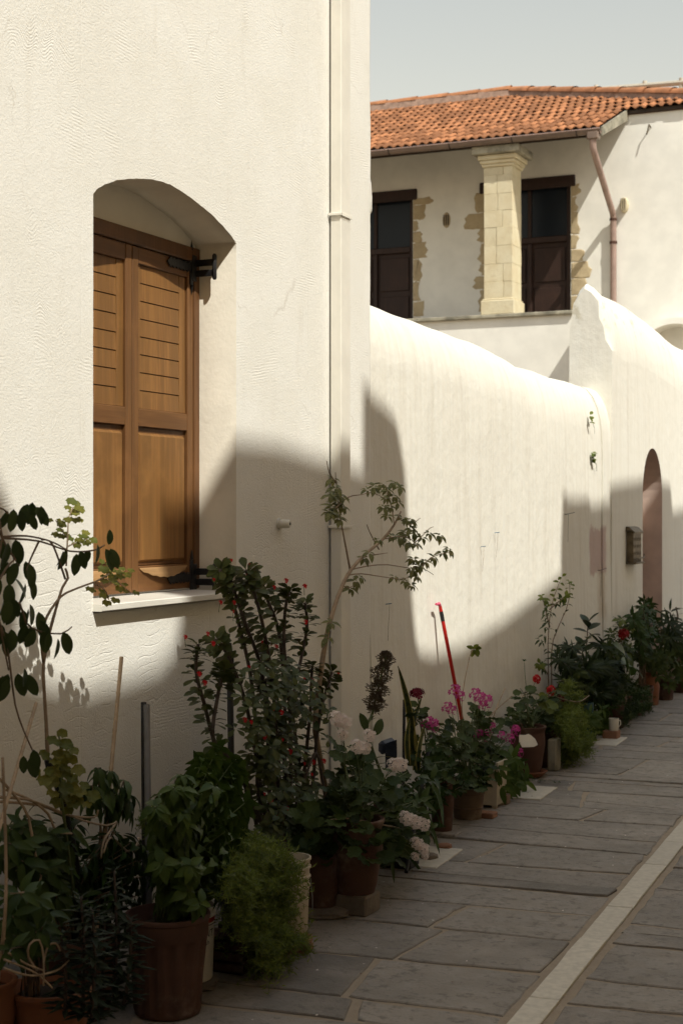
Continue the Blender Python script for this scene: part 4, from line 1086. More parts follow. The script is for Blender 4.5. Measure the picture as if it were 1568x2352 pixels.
text_on('PAINT', .034, -.075, .150, 'blueprint'); text_on('sh', .024, -.022, .124, 'blueprint')
# ---- 3. big pot behind left, with the dark lance-leaved shrub, ivy geranium and bare canes
c = G(168, 2330)
t = thing('potted_climber', 'wide terracotta pot by the house wall with dark lance leaved shrub', 'potted plant', c)
pot(t, c, .150, .112, .262, 'terrab', 'plain')
B = c+Vector((-.03, .02, .23))
for (tx, ty) in ((225, 1765), (252, 1770), (285, 1792), (300, 1825), (212, 1806), (262, 1830)): 
    cc = stem(t, [B, P(235+jit(10), 1960, -2.85), P(tx, ty, -2.82)], .005, .0025, 'twig', 10)
    for k in range(3): p, ax = along(cc, .86+.07*k); rosette(t, p, ax, 5, .075, 'lance', -.1, .55)
bush(t, B, region(190, 1990, 110, 110, 32, -2.95, -2.70) + region(60, 1960, 75, 90, 24, -2.95, -2.72) + region(290, 2010, 60, 90, 14, -2.9, -2.7), 'lance', .085, .40, .045, 3, .0, .5, 'twig', .004, 4)
stem(t, [B+Vector((.02, 0, -.02)), P(175, 2000, -2.80), P(150, 1870, -2.80), P(128, 1790, -2.80), P(112, 1752, -2.80)], .014, .011, 'blackp', 10, 'trunk', 8)
q = MB(); q.tube([P(114, 1765, -2.80), P(110, 1744, -2.80)], [.012, .012], 10); q.build('tube_collar', MAT['blackp'], t)
# bare twisting canes
for pts in ([(0, 1832), (60, 1836), (120, 1858), (190, 1885), (245, 1897), (268, 1888)], [(0, 1842), (90, 1850), (150, 1872), (215, 1878), (225, 1862)], [(15, 1815), (70, 1838), (110, 1870), (130, 1910), (165, 1915)], [(0, 1790), (40, 1835), (66, 1880), (80, 1960), (95, 2010), (75, 2048), (10, 2052)], [(268, 1890), (240, 1930), (232, 1970)], [(320, 1925), (300, 1960), (255, 1925), (238, 1960)]):
    bare(t, [P(x, y, -2.76+.01*i) for i, (x, y) in enumerate(pts)], .0045, .0030)
# ---- 4. ivy geranium, yellowing, round the tube
t = thing('yellowing_geranium', 'yellowing round-leaved geranium climbing the black tube left of the window', 'plant', G(110, 2290)+Vector((0, 0, .2)))
cc = stem(t, [P(170, 2060, -2.74), P(150, 1900, -2.73), P(138, 1800, -2.73), P(140, 1730, -2.73), P(135, 1690, -2.73)], .005, .0025, 'greenstem')
for (x, y, n_, s_) in ((138, 1698, 3, .045), (152, 1722, 3, .045), (118, 1742, 3, .045), (162, 1760, 3, .045), (138, 1768, 3, .05), (98, 1778, 3, .04), (152, 1792, 4, .05), (178, 1808, 3, .055), (128, 1815, 3, .055), (165, 1835, 4, .05), (195, 1838, 3, .045), (150, 1850, 3, .045)):
    rosette(t, P(x, y, -2.72+jit(.03)), (.5, -.4, .6), n_, s_, 'yellow', .3, .15)
# ---- 5. tall pale branch with yellow-green leaf tips in front of the shutter
t = thing('tall_branch', 'tall thin pale branch forking in front of the shutters with yellow green tips', 'plant', G(118, 2300)+Vector((0, 0, .2)))
nE = -2.80
bare(t, [P(110, 1748, nE), P(106, 1660, nE), P(101, 1580, nE), P(100, 1525, nE), P(112, 1460, nE), P(128, 1400, nE), P(143, 1350, nE), P(156, 1328, nE), P(150, 1306, nE)], .0058, .0035, name='trunk', knots=.25)
c2 = bare(t, [P(100, 1522, nE), P(95, 1470, nE), P(106, 1420, nE), P(130, 1382, nE), P(152, 1362, nE), P(200, 1343, nE), P(228, 1332, nE), P(250, 1318, nE)], .0050, .0030, name='branch')
bare(t, [P(152, 1300, nE), P(155, 1240, nE), P(158, 1190, nE), P(168, 1165, nE)], .003, .0016, name='branch')
for pts in (((228, 1332), (262, 1332), (300, 1362)), ((215, 1340), (240, 1355), (250, 1378)), ((154, 1235), (140, 1215), (128, 1195)), ((155, 1255), (180, 1245), (205, 1235))): bare(t, [P(x, y, nE) for x, y in pts], .0022, .0014, name='twig')
for (x, y, n_) in ((165, 1163, 3), (178, 1165, 2), (172, 1188, 3), (125, 1195, 2), (145, 1200, 2), (140, 1225, 4), (172, 1243, 3), (192, 1240, 4), (207, 1232, 2), (240, 1298, 3), (262, 1318, 5), (290, 1312, 3), (278, 1345, 3), (300, 1360, 2), (222, 1356, 2), (250, 1378, 3), (245, 1330, 3)):
    rosette(t, P(x, y, nE+jit(.02)), (.5, -.3, .7), n_, .034, 'yellow', .2, .25)
# ---- 6. dark glossy climber at the left edge
t = thing('wax_vine', 'dark glossy vine with oval drooping leaves at the left edge', 'plant', G(-60, 2330)+Vector((0, 0, .15)))
nH = -2.66
for pts in ([(-90, 2300), (-70, 1900), (-40, 1600), (-20, 1400), (-5, 1290), (5, 1230), (-10, 1160)], [(-10, 1165), (8, 1170), (18, 1180)], [(5, 1233), (60, 1231), (115, 1243), (152, 1262)], [(8, 1236), (90, 1243), (160, 1266), (215, 1264), (240, 1252)], [(-8, 1205), (12, 1250), (35, 1285), (45, 1300)], [(0, 1330), (18, 1300), (40, 1280)], [(20, 1395), (45, 1385), (60, 1430), (90, 1450), (140, 1456), (165, 1440)], [(-5, 1420), (15, 1480), (25, 1545), (35, 1620), (55, 1680), (80, 1735)], [(90, 1242), (72, 1280), (60, 1310)], [(-6, 1300), (-2, 1420), (20, 1540)], [(150, 1330), (120, 1250), (95, 1240)]):
    bare(t, [P(x, y, nH) for x, y in pts], .0035, .0022, 'twig')
def hang(x, y, n_, s_=.066, spread=26):
    for k in range(n_):
        xx = x+spread*(k-(n_-1)/2)*.62+jit(6); p = P(xx, y+jit(10), nH+jit(.04)); fx = (k-(n_-1)/2)*.30
        leaf_at(t, p, Vector((fx*.8+jit(.28), fx*.5+jit(.3), -1)), Vector((.8+jit(.5), -.5+jit(.9), .3)), s_*random.uniform(.8, 1.2), LM['oval'])
for a in ((52, 1172, 5), (78, 1160, 3), (5, 1245, 3), (45, 1288, 4), (25, 1240, 2), (165, 1262, 4), (235, 1258, 4), (10, 1332, 4), (62, 1330, 2), (20, 1370, 3), (50, 1390, 3), (75, 1400, 2), (72, 1430, 3), (100, 1450, 3), (140, 1460, 2), (5, 1440, 3), (15, 1455, 2), (20, 1555, 5), (40, 1545, 3), (58, 1735, 2), (72, 1730, 1)): hang(*a)
leaf_at(t, P(250, 1252, nH), Vector((.1, .1, 1)), Vector((.8, -.5, 0)), .05, LM['oval'])
# ---- 7. low bowl with dead stems, and the blue-green toothed plant in it
c = G(115, 2425)
t = thing('toothed_succulent', 'low terracotta bowl with two upright blue green spiky leaved stems', 'potted plant', c)
pot(t, c, .125, .085, .205, 'terrao', 'bowl')
for (x0, y0, x1, y1, n_) in ((190, 2330, 186, 2060, -2.47), (262, 2290, 262, 2000, -2.53), (225, 2330, 240, 2120, -2.56), (150, 2320, 140, 2150, -2.50), (210, 2340, 212, 2090, -2.44), (285, 2310, 300, 2110, -2.5)):
    a, b_ = P(x0, y0, n_), P(x1, y1, n_); cc = stem(t, [a, a.lerp(b_, .5)+Vector((.006, .004, 0)), b_], .006, .003, 'thorn')
    for k in range(19):
        tt = .0+k/18; p, ax = along(cc, tt); sz = .072*(1-.5*max(0, tt-.75)/.25)
        rosette(t, p, (0, 0, 1), 3, sz, 'kalan', -.12+.9*max(0, tt-.8)*5*.5, .05, 1, k*1.3, .25)
for pts in ([(85, 2230), (65, 2200), (68, 2170), (90, 2160), (100, 2200), (100, 2265)], [(100, 2210), (110, 2175), (128, 2168), (138, 2185)], [(10, 2225), (70, 2242), (130, 2230), (160, 2205)], [(10, 2205), (80, 2235), (120, 2270)], [(20, 2190), (60, 2215), (100, 2230)]): bare(t, [P(x, y, -2.50+.004*i) for i, (x, y) in enumerate(pts)], .0035, .0025)
bush(t, c+Vector((-.04, -.03, .16)), region(60, 2120, 70, 80, 18, -2.68, -2.50), 'lance', .075, .5, .05, 2, .1, .3, 'twig', .003, 4)
# ---- 8. orange pot at the very corner
c = G(-38, 2452)
t = thing('corner_pot', 'orange terracotta pot with flared rim cut off by the left edge', 'pot', c)
pot(t, c, .092, .075, .255, 'terrao', 'bulge')
stem(t, [c+Vector((.02, .03, .2)), P(8, 2150, -2.5), P(14, 1990, -2.5), P(6, 1740, -2.5)], .006, .0045, 'twigp', 10)
# ---- canes and tubes leaning at the wall
def pole(name, label, cat, pts, r_, mat, seg=10, caps=None, extra=None):
    pts = [Vector(p) for p in pts]; base = min(pts, key=lambda p: p.z)
    q = MB(); n_ = len(pts); q.tube(pts, r_, seg)
    if extra: extra(q)
    return q.build_thing(name, mat if isinstance(mat, list) else MAT[mat], label, cat, 'auto')
def down(a, b_):
    '''carry a leaning pole on down to the ground'''
    a, b_ = Vector(a), Vector(b_); d_ = a-b_; return a+d_*((a.z-.012)/max(1e-3, -d_.z))
def cane(label, a, b_, r_=.0075):
    a = down(a, b_)
    n_ = 9; pts = []; rad = []
    for k in range(n_+1):
        p = Vector(a).lerp(Vector(b_), k/n_)
        if 0 < k < n_: pts += [p-(Vector(b_)-Vector(a)).normalized()*.006, p, p+(Vector(b_)-Vector(a)).normalized()*.006]; rad += [r_*.97, r_*1.14, r_*.97]
        else: pts.append(p); rad.append(r_)
    q = MB(); q.tube(pts, rad, 8); return q.build_thing('bamboo_cane', MAT['cane'], label, 'cane', 'auto', 'bamboo canes among the pots')
cane('long pale cane leaning below the window sill', P(231, 2030, -2.80), P(279, 1510, -2.98))
cane('short brown cane slanting at the left edge', P(8, 1870, -2.70), P(83, 1616, -2.86), .006)
a, b_ = P(342, 2060, -2.74), P(337, 1620, -2.90); a = down(a, b_)
q = MB(); q.tube([a, b_], .0115, 12); q.tube([b_, b_+Vector((0, 0, .001))], [.0115, .009], 12)
q2 = MB(); q.build_thing('grey_tube', MAT['greyp'], 'straight grey metal tube standing below the window', 'tube', 'auto')
a2, b2_ = P(334, 2050, -2.79), P(331, 1614, -2.93); a2 = down(a2, b2_)
q = MB()
for (dx, dy) in ((0, -.008), (0, .008)): q.tube([a2+Vector((dx, dy, 0)), b2_+Vector((dx, dy, 0))], .004, 6)
q.tube([a2+Vector((-.006, 0, 0)), b2_+Vector((-.006, 0, 0))], .007, 6)
q.build_thing('black_channel', MAT['blackp'], 'black channel strip standing behind the grey tube', 'strip')
a, b_ = P(531, 1760, -2.80), P(527, 1478, -2.88)
q = MB(); q.tube([down(a, b_), a, a.lerp(b_, .78)], .0125, 12); q.tube([a.lerp(b_, .78), a.lerp(b_, .80), a.lerp(b_, .9), a.lerp(b_, .94), b_], [.016, .0165, .0165, .011, .009], 12)
q.build_thing('black_pole', MAT['blackp'], 'dark telescopic pole beside the thorny red flowered shrub', 'pole', 'auto')
flush_leaves()
# ---- 9. crown of thorns
c = G(640, 2080)
c = Vector((-2.80, 5.75, 0))
t = thing('thorny_shrub', 'tall thorny shrub with small red flowers beside the window sill', 'potted plant', c)
pot(t, c, .16, .12, .26, 'terrab', 'plain')
def thorny(pts, r0=.0085, r1=.006, leaves=1.0, top=1, n_=None, flowers=()):
    cc = curve(pts, 22); q = MB(); m = len(cc); q.tube(cc, [r0+(r1-r0)*i/(m-1) for i in range(m)], 6)
    L_ = sum((cc[i+1]-cc[i]).length for i in range(m-1))
    for k in range(int(L_/.0075)):
        p, ax = along(cc, random.random()); h = ax.orthogonal().normalized(); h = (Matrix.Rotation(random.random()*6.28, 3, ax) @ h)
        s_ = ax.cross(h)*.0012; ln = random.uniform(.010, .018); i = len(q.v)
        q.add([p+s_, p-s_, p+h*(r0+ln)+ax*jit(.004), p+ax*.0014], [(0,1,2), (1,3,2), (3,0,2)])
    q.build('thorny_stem', MAT['thorn'], t)
    n = int(L_/.03*leaves)
    for k in range(n):
        tt = random.random()**.75; p, ax = along(cc, tt); h = Matrix.Rotation(random.random()*6.28, 3, ax) @ ax.orthogonal().normalized()
        leaf_at(t, p+h*.006, h+ax*random.uniform(-.2, .7), ax+h*.2, random.uniform(.032, .062), LM['crown'])
    if top:
        rosette(t, cc[-1], cc[-1]-cc[-2], 5, .052, 'crown', .45, .0); p, ax = along(cc, .94); rosette(t, p, ax, 5, .055, 'crown', .2, .05); p, ax = along(cc, .88); rosette(t, p, ax, 4, .05, 'crown', .1, .05)
    return cc
n0 = -2.82
ST = [([(600, 1900), (590, 1700), (575, 1550), (545, 1420), (520, 1330), (505, 1310)]), ([(620, 1900), (615, 1700), (600, 1540), (570, 1450), (545, 1380), (530, 1330)]),
      ([(640, 1900), (635, 1720), (625, 1560), (600, 1420), (578, 1345), (565, 1310)]), ([(650, 1900), (655, 1700), (650, 1550), (640, 1450), (615, 1380), (600, 1345)]),
      ([(665, 1900), (668, 1720), (662, 1580), (652, 1480), (655, 1400), (665, 1355)]), ([(680, 1900), (682, 1740), (672, 1620), (690, 1520), (705, 1440), (700, 1385)]),
      ([(690, 1900), (700, 1760), (712, 1640), (715, 1560), (718, 1530)]), ([(700, 1900), (718, 1800), (728, 1690), (745, 1600), (762, 1545)]),
      ([(590, 1900), (560, 1780), (500, 1720), (470, 1620), (450, 1540), (455, 1480)]), ([(600, 1890), (540, 1760), (490, 1700), (500, 1600), (510, 1560), (516, 1540)]),
      ([(610, 1880), (585, 1720), (560, 1600), (520, 1500), (495, 1470)]), ([(630, 1900), (630, 1760), (618, 1650), (608, 1560)]), ([(650, 1880), (660, 1800), (640, 1700), (625, 1640)]),
      ([(670, 1900), (650, 1820), (640, 1760), (655, 1690)]), ([(640, 1900), (600, 1850), (590, 1790), (600, 1740)]), ([(680, 1900), (700, 1850), (680, 1790), (690, 1740)])]
for i, pts in enumerate(ST):
    nn = n0+(.10*((i*7) % 5)/5-.02)
    thorny([P(x, y, nn+.0*k) for k, (x, y) in enumerate(pts)], leaves=3.0)
thorny([P(700, 1790, -2.68), P(725, 1730, -2.66), P(742, 1800, -2.65), P(745, 1860, -2.65), P(725, 1890, -2.66)], .0055, .005, .25, 0)
for (x, y) in region(650, 1760, 95, 150, 1, -2.8, -2.7) and [(random.gauss(650, 48), random.uniform(1520, 1930)) for _ in range(190)]:
    rosette(t, P(x, y, random.uniform(-2.78, -2.64)), (.5, -.4, .7), random.choice((3, 4, 5)), random.uniform(.035, .055), 'crown', .1, .15)
for (x, y) in ((530, 1288), (572, 1297), (566, 1322), (655, 1335), (698, 1348), (628, 1350), (490, 1332), (505, 1385), (536, 1385), (535, 1405), (424, 1464), (475, 1457), (487, 1480), (570, 1534), (632, 1487), (600, 1475), (622, 1480), (700, 1430), (455, 1550), (468, 1570), (762, 1530), (775, 1548), (716, 1563), (697, 1556), (600, 1690), (627, 1630), (644, 1638), (648, 1700), (605, 1695), (665, 1728), (698, 1755), (742, 1750), (718, 1752), (715, 1780), (702, 1828), (620, 1842), (658, 1858), (698, 1862), (635, 1880), (606, 1825), (560, 1655), (575, 1660)):
    p = P(x, y, -2.68 if y > 1600 else -2.76); flower(t, p, 'tiny', random.choice((.6, .8, 1.0)), (.4, -.4, .7))
    q = MB(); q.tube([p+Vector((jit(.01), jit(.01), -.035)), p], .0011, 4); q.build('flower_stalk', MAT['greenstem'], t)
# ---- 10. asparagus fern
def feather(parent, base, tips, needle=.012, mat='fern', r_=.0016, dens=1.0, fan=.05, side=7):
    q = MB(); st = MB()
    for tp in tips:
        cc = curve(shoot(base+Vector((jit(.03), jit(.03), 0)), tp, .75), 14); st.tube(cc, [r_, r_*.5][0:2] and [r_+(r_*.5-r_)*i/(len(cc)-1) for i in range(len(cc))], 4)
        L_ = sum((cc[i+1]-cc[i]).length for i in range(len(cc)-1))
        for k in range(int(side*L_/.10)):
            tt = .25+.75*random.random(); p, ax = along(cc, tt); h = Matrix.Rotation(random.random()*6.28, 3, ax) @ ax.orthogonal().normalized()
            e = p+(h+ax*.6).normalized()*fan*random.uniform(.5, 1.1)+Vector((0, 0, -.012)); st.tube([p, p.lerp(e, .6)+Vector((0, 0, .004)), e], r_*.4, 3, cap=False)
            for j in range(int(15*dens)):
                b_ = p.lerp(e, random.random()); d_ = Vector((jit(1), jit(1), random.uniform(-.4, 1))).normalized()*needle*random.uniform(.7, 1.3); s_ = d_.cross(Vector((jit(1), jit(1), jit(1)))).normalized()*needle*.10
                q.add([b_-s_, b_+s_, b_+d_*.6+s_, b_+d_], [(0,1,2,3)])
    a = q.build('foliage', MAT[mat], parent); a['kind'] = 'stuff'; b2 = st.build('stems', MAT['greenstem'], parent); b2['kind'] = 'stuff'
hb = G(522, 2226)
q = MB(); bz = .115
q.box(hb.x-.09, hb.x+.09, hb.y-.055, hb.y+.055, 0, bz)
for k in range(3):
    for j in range(2): pass
hbk = thing('hollow_brick', 'dark hollow clay brick under the feathery fern', 'brick', (hb.x, hb.y, 0))
q = MB()
for k in range(4): zz = k*bz/3*.97; q.box(hb.x-.09, hb.x+.09, hb.y-.06, hb.y+.06, zz, zz+.01)
for k in range(4): yy = hb.y-.06+k*.0367; q.box(hb.x-.0895, hb.x+.0895, yy, yy+.01, .0005, bz+.006)
q.build('shell', MAT['terrab'], hbk)
c = Vector((-2.60, 4.99, .122))
t = thing('asparagus_fern', 'feathery light green fern spilling over its pot to the paving', 'potted plant', (c.x, c.y, 0))
q = MB(); q.box(c.x-.1, c.x+.06, c.y-.02, c.y+.12, 0, .121, 0, .004); q.build('block', MAT['terrab'], t)
pot(t, c, .10, .08, .19, 'blackp', 'plain')
tips = region(608, 2050, 96, 115, 60, -2.56, -2.33) + region(640, 2170, 62, 65, 28, -2.46, -2.30) + region(660, 2040, 40, 80, 14, -2.44, -2.34) + region(590, 1960, 60, 30, 8, -2.62, -2.48) + region(560, 2120, 45, 70, 8, -2.56, -2.44) + [P(575, 2260, -2.45), P(690, 2215, -2.42), P(700, 2160, -2.42), P(680, 2240, -2.40)]
feather(t, c+Vector((.02, 0, .17)), tips, .021, 'fern', .0016, .62, .068, 12)
t2 = thing('fern_by_tube', 'small feathery fern between the grey tube and the green shrub', 'plant', G(350, 2230)+Vector((0, 0, .2)))
feather(t2, P(350, 2000, -2.82), region(345, 1880, 32, 55, 8, -2.86, -2.78), .012, 'fern', .0014, .8, .045, 9)
# ---- 11. cream bucket on bricks
c = P(664, 2140, -2.5); c.z = .056
t = thing('cream_bucket', 'cream plastic bucket with ribbed rim right of the feathery fern', 'bucket', c)
q = MB(); hh = .285; q.lathe([(0, .002), (.064, 0), (.067, .006), (.073, hh*.62), (.0775, hh*.63), (.0775, hh*.65), (.0735, hh*.66), (.074, hh*.74), (.079, hh*.75), (.079, hh*.77), (.0745, hh*.78), (.0745, hh*.86), (.080, hh*.87), (.080, hh*.89), (.0755, hh*.90), (.0765, hh*.97), (.081, hh*.975), (.081, hh), (.075, hh), (.07, hh*.8)], c, 36); q.build('bucket_body', MAT['bucket'], t, 'auto')
q = MB(); q.tube([c+Vector((.06, .055, .2)), c+Vector((.075, .04, .13)), c+Vector((.08, .03, .09)), c+Vector((.07, .045, .07))], .002, 5); q.build('wire_handle', MAT['greyp'], t)
q = MB(); q.lathe([(0, hh*.8), (.069, hh*.8)], c, 20); q.build('soil', MAT['soil'], t)
for k in range(2):
    o = rock('flat_brick', ('lower' if k == 0 else 'upper')+' flat clay brick under the cream bucket', 'brick', (c.x+.01*k, c.y-.01*k, .028*k), .085-.004*k, .075-.004*k, .0139, 'brick', .3*k, .05)
# ---- 12. plain terracotta pots with the pale pink geranium
c = P(735, 2080, -2.62); c.z = .034
rock('rounded_stone', 'rounded grey stone under the slim terracotta pot', 'stone', (c.x+.03, c.y-.03, 0), .10, .085, .017, 'rock', .5, .12)
t = thing('slim_pot', 'slim plain terracotta pot between cream bucket and round pot', 'potted plant', c)
pot(t, c, .090, .066, .215, 'terra', 'plain')
bush(t, c+Vector((0, 0, .18)), region(735, 1890, 60, 75, 20, -2.74, -2.50), 'geran', .062, .5, .05, 2, .4, .1, 'greenstem', .0035, 3)
c = P(815, 2045, -2.5); c.z = .082
q = MB(); q.box(c.x-.105, c.x+.08, c.y-.075, c.y+.075, 0, .08, 0, .008); q.build_thing('paving_block', MAT['rock'], 'grey stone block under the round terracotta pot', 'stone')
t = thing('pale_pink_geranium', 'round terracotta pot of big geranium with pale pink flower heads', 'potted plant', c)
pot(t, c, .112, .078, .295, 'terra', 'bulge')
tips = region(850, 1830, 120, 95, 34, -2.72, -2.40) + region(800, 1760, 60, 50, 12, -2.78, -2.62) + region(930, 1900, 60, 60, 12, -2.6, -2.40) + region(780, 1900, 50, 50, 10, -2.6, -2.42) + region(880, 1920, 80, 55, 9, -2.54, -2.40) + region(840, 1960, 60, 45, 5, -2.48, -2.38)
def geranium(t, base, tips, size, me='geran', smat='greenstem'):
    for tp in tips:
        cc = stem(t, shoot(base+Vector((jit(.03), jit(.03), 0)), tp), .0034, .0018, smat, 7, seg=5)
        for k in range(4):
            p, ax = along(cc, .7+.1*k); d_ = Vector((jit(1)+.25, jit(1)-.2, jit(.5)))
            leaf_at(t, p+d_*.02, d_, Vector((.35+jit(.3), -.3+jit(.3), .8)), size*random.uniform(.65, 1.15), LM[me])
geranium(t, c+Vector((0, 0, .26)), tips, .072)
def heads(t, lst, kind, n_, base, s0=1.0):
    for (x, y, s_) in lst:
        p = P(x, y, n_+jit(.015)); flower(t, p, kind, s_*s0, (.55, -.6, .6))
        bp = base+Vector((jit(.04), jit(.04), 0)); e = p+Vector((-.006, .004, -.012)); low = bp.lerp(e, .45)+Vector((0, 0, .02)); stem(t, [low, low.lerp(e, .6)+Vector((0, 0, .015)), e], .002, .0014, 'greenstem', 6, 'flower_stalk', 4)
heads(t, ((772, 1652, .85), (790, 1660, .75), (785, 1688, .6), (846, 1690, .7), (818, 1715, .8), (836, 1718, .7), (903, 1757, .75), (918, 1756, .8), (930, 1880, .85), (950, 1888, .85), (970, 1894, .8), (955, 1938, .75), (970, 1950, .7), (952, 1968, .5), (974, 1966, .5)), 'pink', -2.35, c+Vector((0, 0, .25)))
bare(t, [P(740, 1890, -2.55), P(790, 1880, -2.48), P(860, 1892, -2.44), P(915, 1902, -2.42)], .004, .003)
# sword leaves lying out of the same row
t = thing('dark_lily', 'dark arching strap leaves hanging to the paving beside the marble tile', 'plant', G(950, 1985))
for pts in ([(900, 1880), (960, 1850), (990, 1900), (1010, 1965)], [(900, 1880), (940, 1830), (975, 1880), (985, 1960)], [(880, 1890), (895, 1940), (905, 2030)], [(900, 1880), (985, 1810), (1010, 1840), (1018, 1900)], [(905, 1885), (930, 1950), (975, 2015)], [(900, 1870), (960, 1800), (1000, 1790), (1010, 1825)]):
    cc = curve([P(x, y, -2.62+.05*i) for i, (x, y) in enumerate(pts)], 10); v = []; f = []
    for i, p in enumerate(cc): wd = .013*math.sin(math.pi*(.12+.88*i/(len(cc)-1)))**.6; v += [p+Vector((wd*.5, wd, wd*.3)), p+Vector((0, 0, -.003)), p-Vector((wd*.5, wd, -wd*.3))]
    for i in range(len(cc)-1): a = 3*i; f += [(a, a+1, a+4, a+3), (a+1, a+2, a+5, a+4)]
    q = MB(); q.add(v, f); q.build('leaf', MAT['lance'], t, True)
bush(t, P(900, 1900, -2.7), region(965, 1850, 45, 80, 12, -2.75, -2.5), 'lance', .09, .5, .05, 2, .2, .3, 'greenstem', .004, 4)
bkt = G(905, 1990); q = MB()
q.box(bkt.x-.09, bkt.x+.1, bkt.y-.06, bkt.y+.06, 0, .12, 0, .01); q.build_thing('black_crate', MAT['blackp'], 'low black plastic crate behind the marble tile', 'crate')
for i, (x, y, a) in enumerate(((1020, 1950, .035), (985, 1975, .04), (960, 1955, .05))): rock('loose_stone', ('small brown stone on the corner of the nearest marble tile', 'grey loose stone left of the nearest marble tile corner', 'low stone behind the pale pink flowers near the tile')[i], 'stone', G(x, y), a, a*.8, a*.35, 'brick' if i == 0 else 'rock', i, .2)
# ---- 13. variegated tree in front of the downpipe
c = P(722, 1900, -2.82); c.z = 0
t = thing('variegated_tree', 'slender bare-stemmed tree with variegated leaf tufts in front of the downpipe', 'tree', c)
nT = -2.78
pot(t, Vector((-2.83, 6.28, 0)), .11, .085, .22, 'terrab', 'plain')
stem(t, [Vector((-2.83, 6.28, .18)), P(724, 1680, nT), P(735, 1560, nT), P(748, 1470, nT), P(766, 1400, nT), P(786, 1345, nT), P(808, 1306, nT), P(842, 1270, nT), P(878, 1240, nT), P(905, 1205, nT), P(920, 1175, nT)], .0135, .004, 'twigp', 24, 'trunk', 8, .12)
BR = dict(a=[(804, 1310), (795, 1262), (786, 1215), (778, 1165), (772, 1110), (770, 1085)], b=[(808, 1308), (845, 1300), (890, 1297), (940, 1305), (965, 1303), (995, 1320)], c=[(795, 1322), (830, 1318), (880, 1325), (925, 1330), (950, 1318)], d=[(965, 1303), (985, 1285), (1005, 1275), (1032, 1268)], e=[(905, 1205), (900, 1170), (892, 1135), (885, 1115)], f=[(770, 1168), (800, 1142), (830, 1136), (855, 1132), (890, 1148)], g=[(880, 1238), (920, 1232), (945, 1240), (960, 1258)], h=[(870, 1262), (850, 1225), (842, 1205)], i=[(855, 1275), (890, 1270)], j=[(786, 1345), (800, 1350), (812, 1345)], k=[(915, 1190), (940, 1205), (965, 1190)], l=[(772, 1110), (756, 1085), (750, 1058)], m=[(938, 1258), (960, 1240), (985, 1215), (995, 1210)])
BC = {k: stem(t, [P(x, y, nT+jit(.02)) for x, y in v], .005 if k in 'a' else .0032, .0015, 'twigp', 14, 'branch', 5) for k, v in BR.items()}
for (x, y, n_) in ((765, 1100, 4), (770, 1120, 5), (772, 1135, 8), (760, 1140, 7), (785, 1140, 6), (775, 1155, 9), (762, 1165, 8), (785, 1165, 6), (770, 1180, 8), (755, 1178, 4), (778, 1192, 5), (858, 1118, 5), (875, 1112, 6), (890, 1125, 6), (905, 1108, 4), (885, 1145, 6), (905, 1140, 6), (918, 1118, 3), (895, 1165, 6), (880, 1165, 5), (915, 1155, 4), (888, 1185, 4), (925, 1190, 4), (940, 1195, 6), (945, 1215, 7), (930, 1225, 7), (915, 1235, 6), (955, 1225, 5), (900, 1232, 4), (935, 1245, 6), (955, 1250, 5), (970, 1235, 3), (985, 1225, 4), (1010, 1230, 4), (1030, 1262, 5), (1015, 1270, 5), (995, 1280, 5), (975, 1290, 6), (960, 1300, 7), (950, 1285, 7), (945, 1310, 6), (955, 1325, 5), (930, 1335, 5), (905, 1325, 3), (945, 1345, 4), (815, 1335, 5), (805, 1352, 5), (825, 1325, 4), (760, 1430, 4), (752, 1465, 3), (835, 1282, 4), (848, 1270, 2), (843, 1125, 3), (868, 1240, 3)):
    rosette(t, P(x, y, nT+jit(.03)), (.4, -.3, .6), n_+2, .043, 'varieg', .2, .35, 1, None, .4)
# ---- 14. dried flower spike, sword plant and stakes by the corner
c = P(862, 1800, -2.85); c.z = 0
t = thing('dried_flower_spike', 'tall dried brown flower spike on a thick green stalk', 'plant', c)
pot(t, Vector((-2.86, 7.05, 0)), .1, .08, .2, 'terrab', 'plain')
cc = stem(t, [Vector((-2.86, 7.05, .17)), P(845, 1690, -2.84), P(855, 1640, -2.84), P(870, 1575, -2.84), P(888, 1500, -2.84)], .008, .004, 'greenstem', 16)
q = MB()
for k in range(2600):
    tt = .52+.48*random.random(); p, ax = along(cc, tt); h = Matrix.Rotation(random.random()*6.28, 3, ax) @ ax.orthogonal().normalized(); clump = .75+.35*math.sin(tt*55)
    d_ = (h+ax*random.uniform(-.2, .6)); o_ = p+h*random.uniform(.010, .050)*clump*(1-.35*max(0, (tt-.85)/.15)); s_ = d_.cross(ax).normalized()*.0038; e = o_+d_*random.uniform(.010, .018)
    q.add([o_, o_.lerp(e, .5)+s_, e, o_.lerp(e, .5)-s_], [(0,1,2,3)])
a = q.build('seed_head', MAT['dry'], t)
for d_ in (Vector((.3, -.3, .5)), Vector((.2, .6, .3))): leaf_at(t, P(852, 1655, -2.84), d_, Vector((0, 0, 1)), .08, LM['strap'])
leaf_at(t, P(858, 1690, -2.80), Vector((.2, .5, .6)), Vector((.6, -.5, .2)), .10, LM['oval']); leaf_at(t, P(842, 1680, -2.80), Vector((-.2, -.2, .9)), Vector((.6, -.5, .2)), .09, LM['oval'])
c = P(940, 1830, -2.82); c.z = 0
t = thing('snake_plant', 'upright sword leaves edged in yellow before the white wall', 'potted plant', c)
pot(t, c, .085, .065, .17, 'blackp', 'plain')
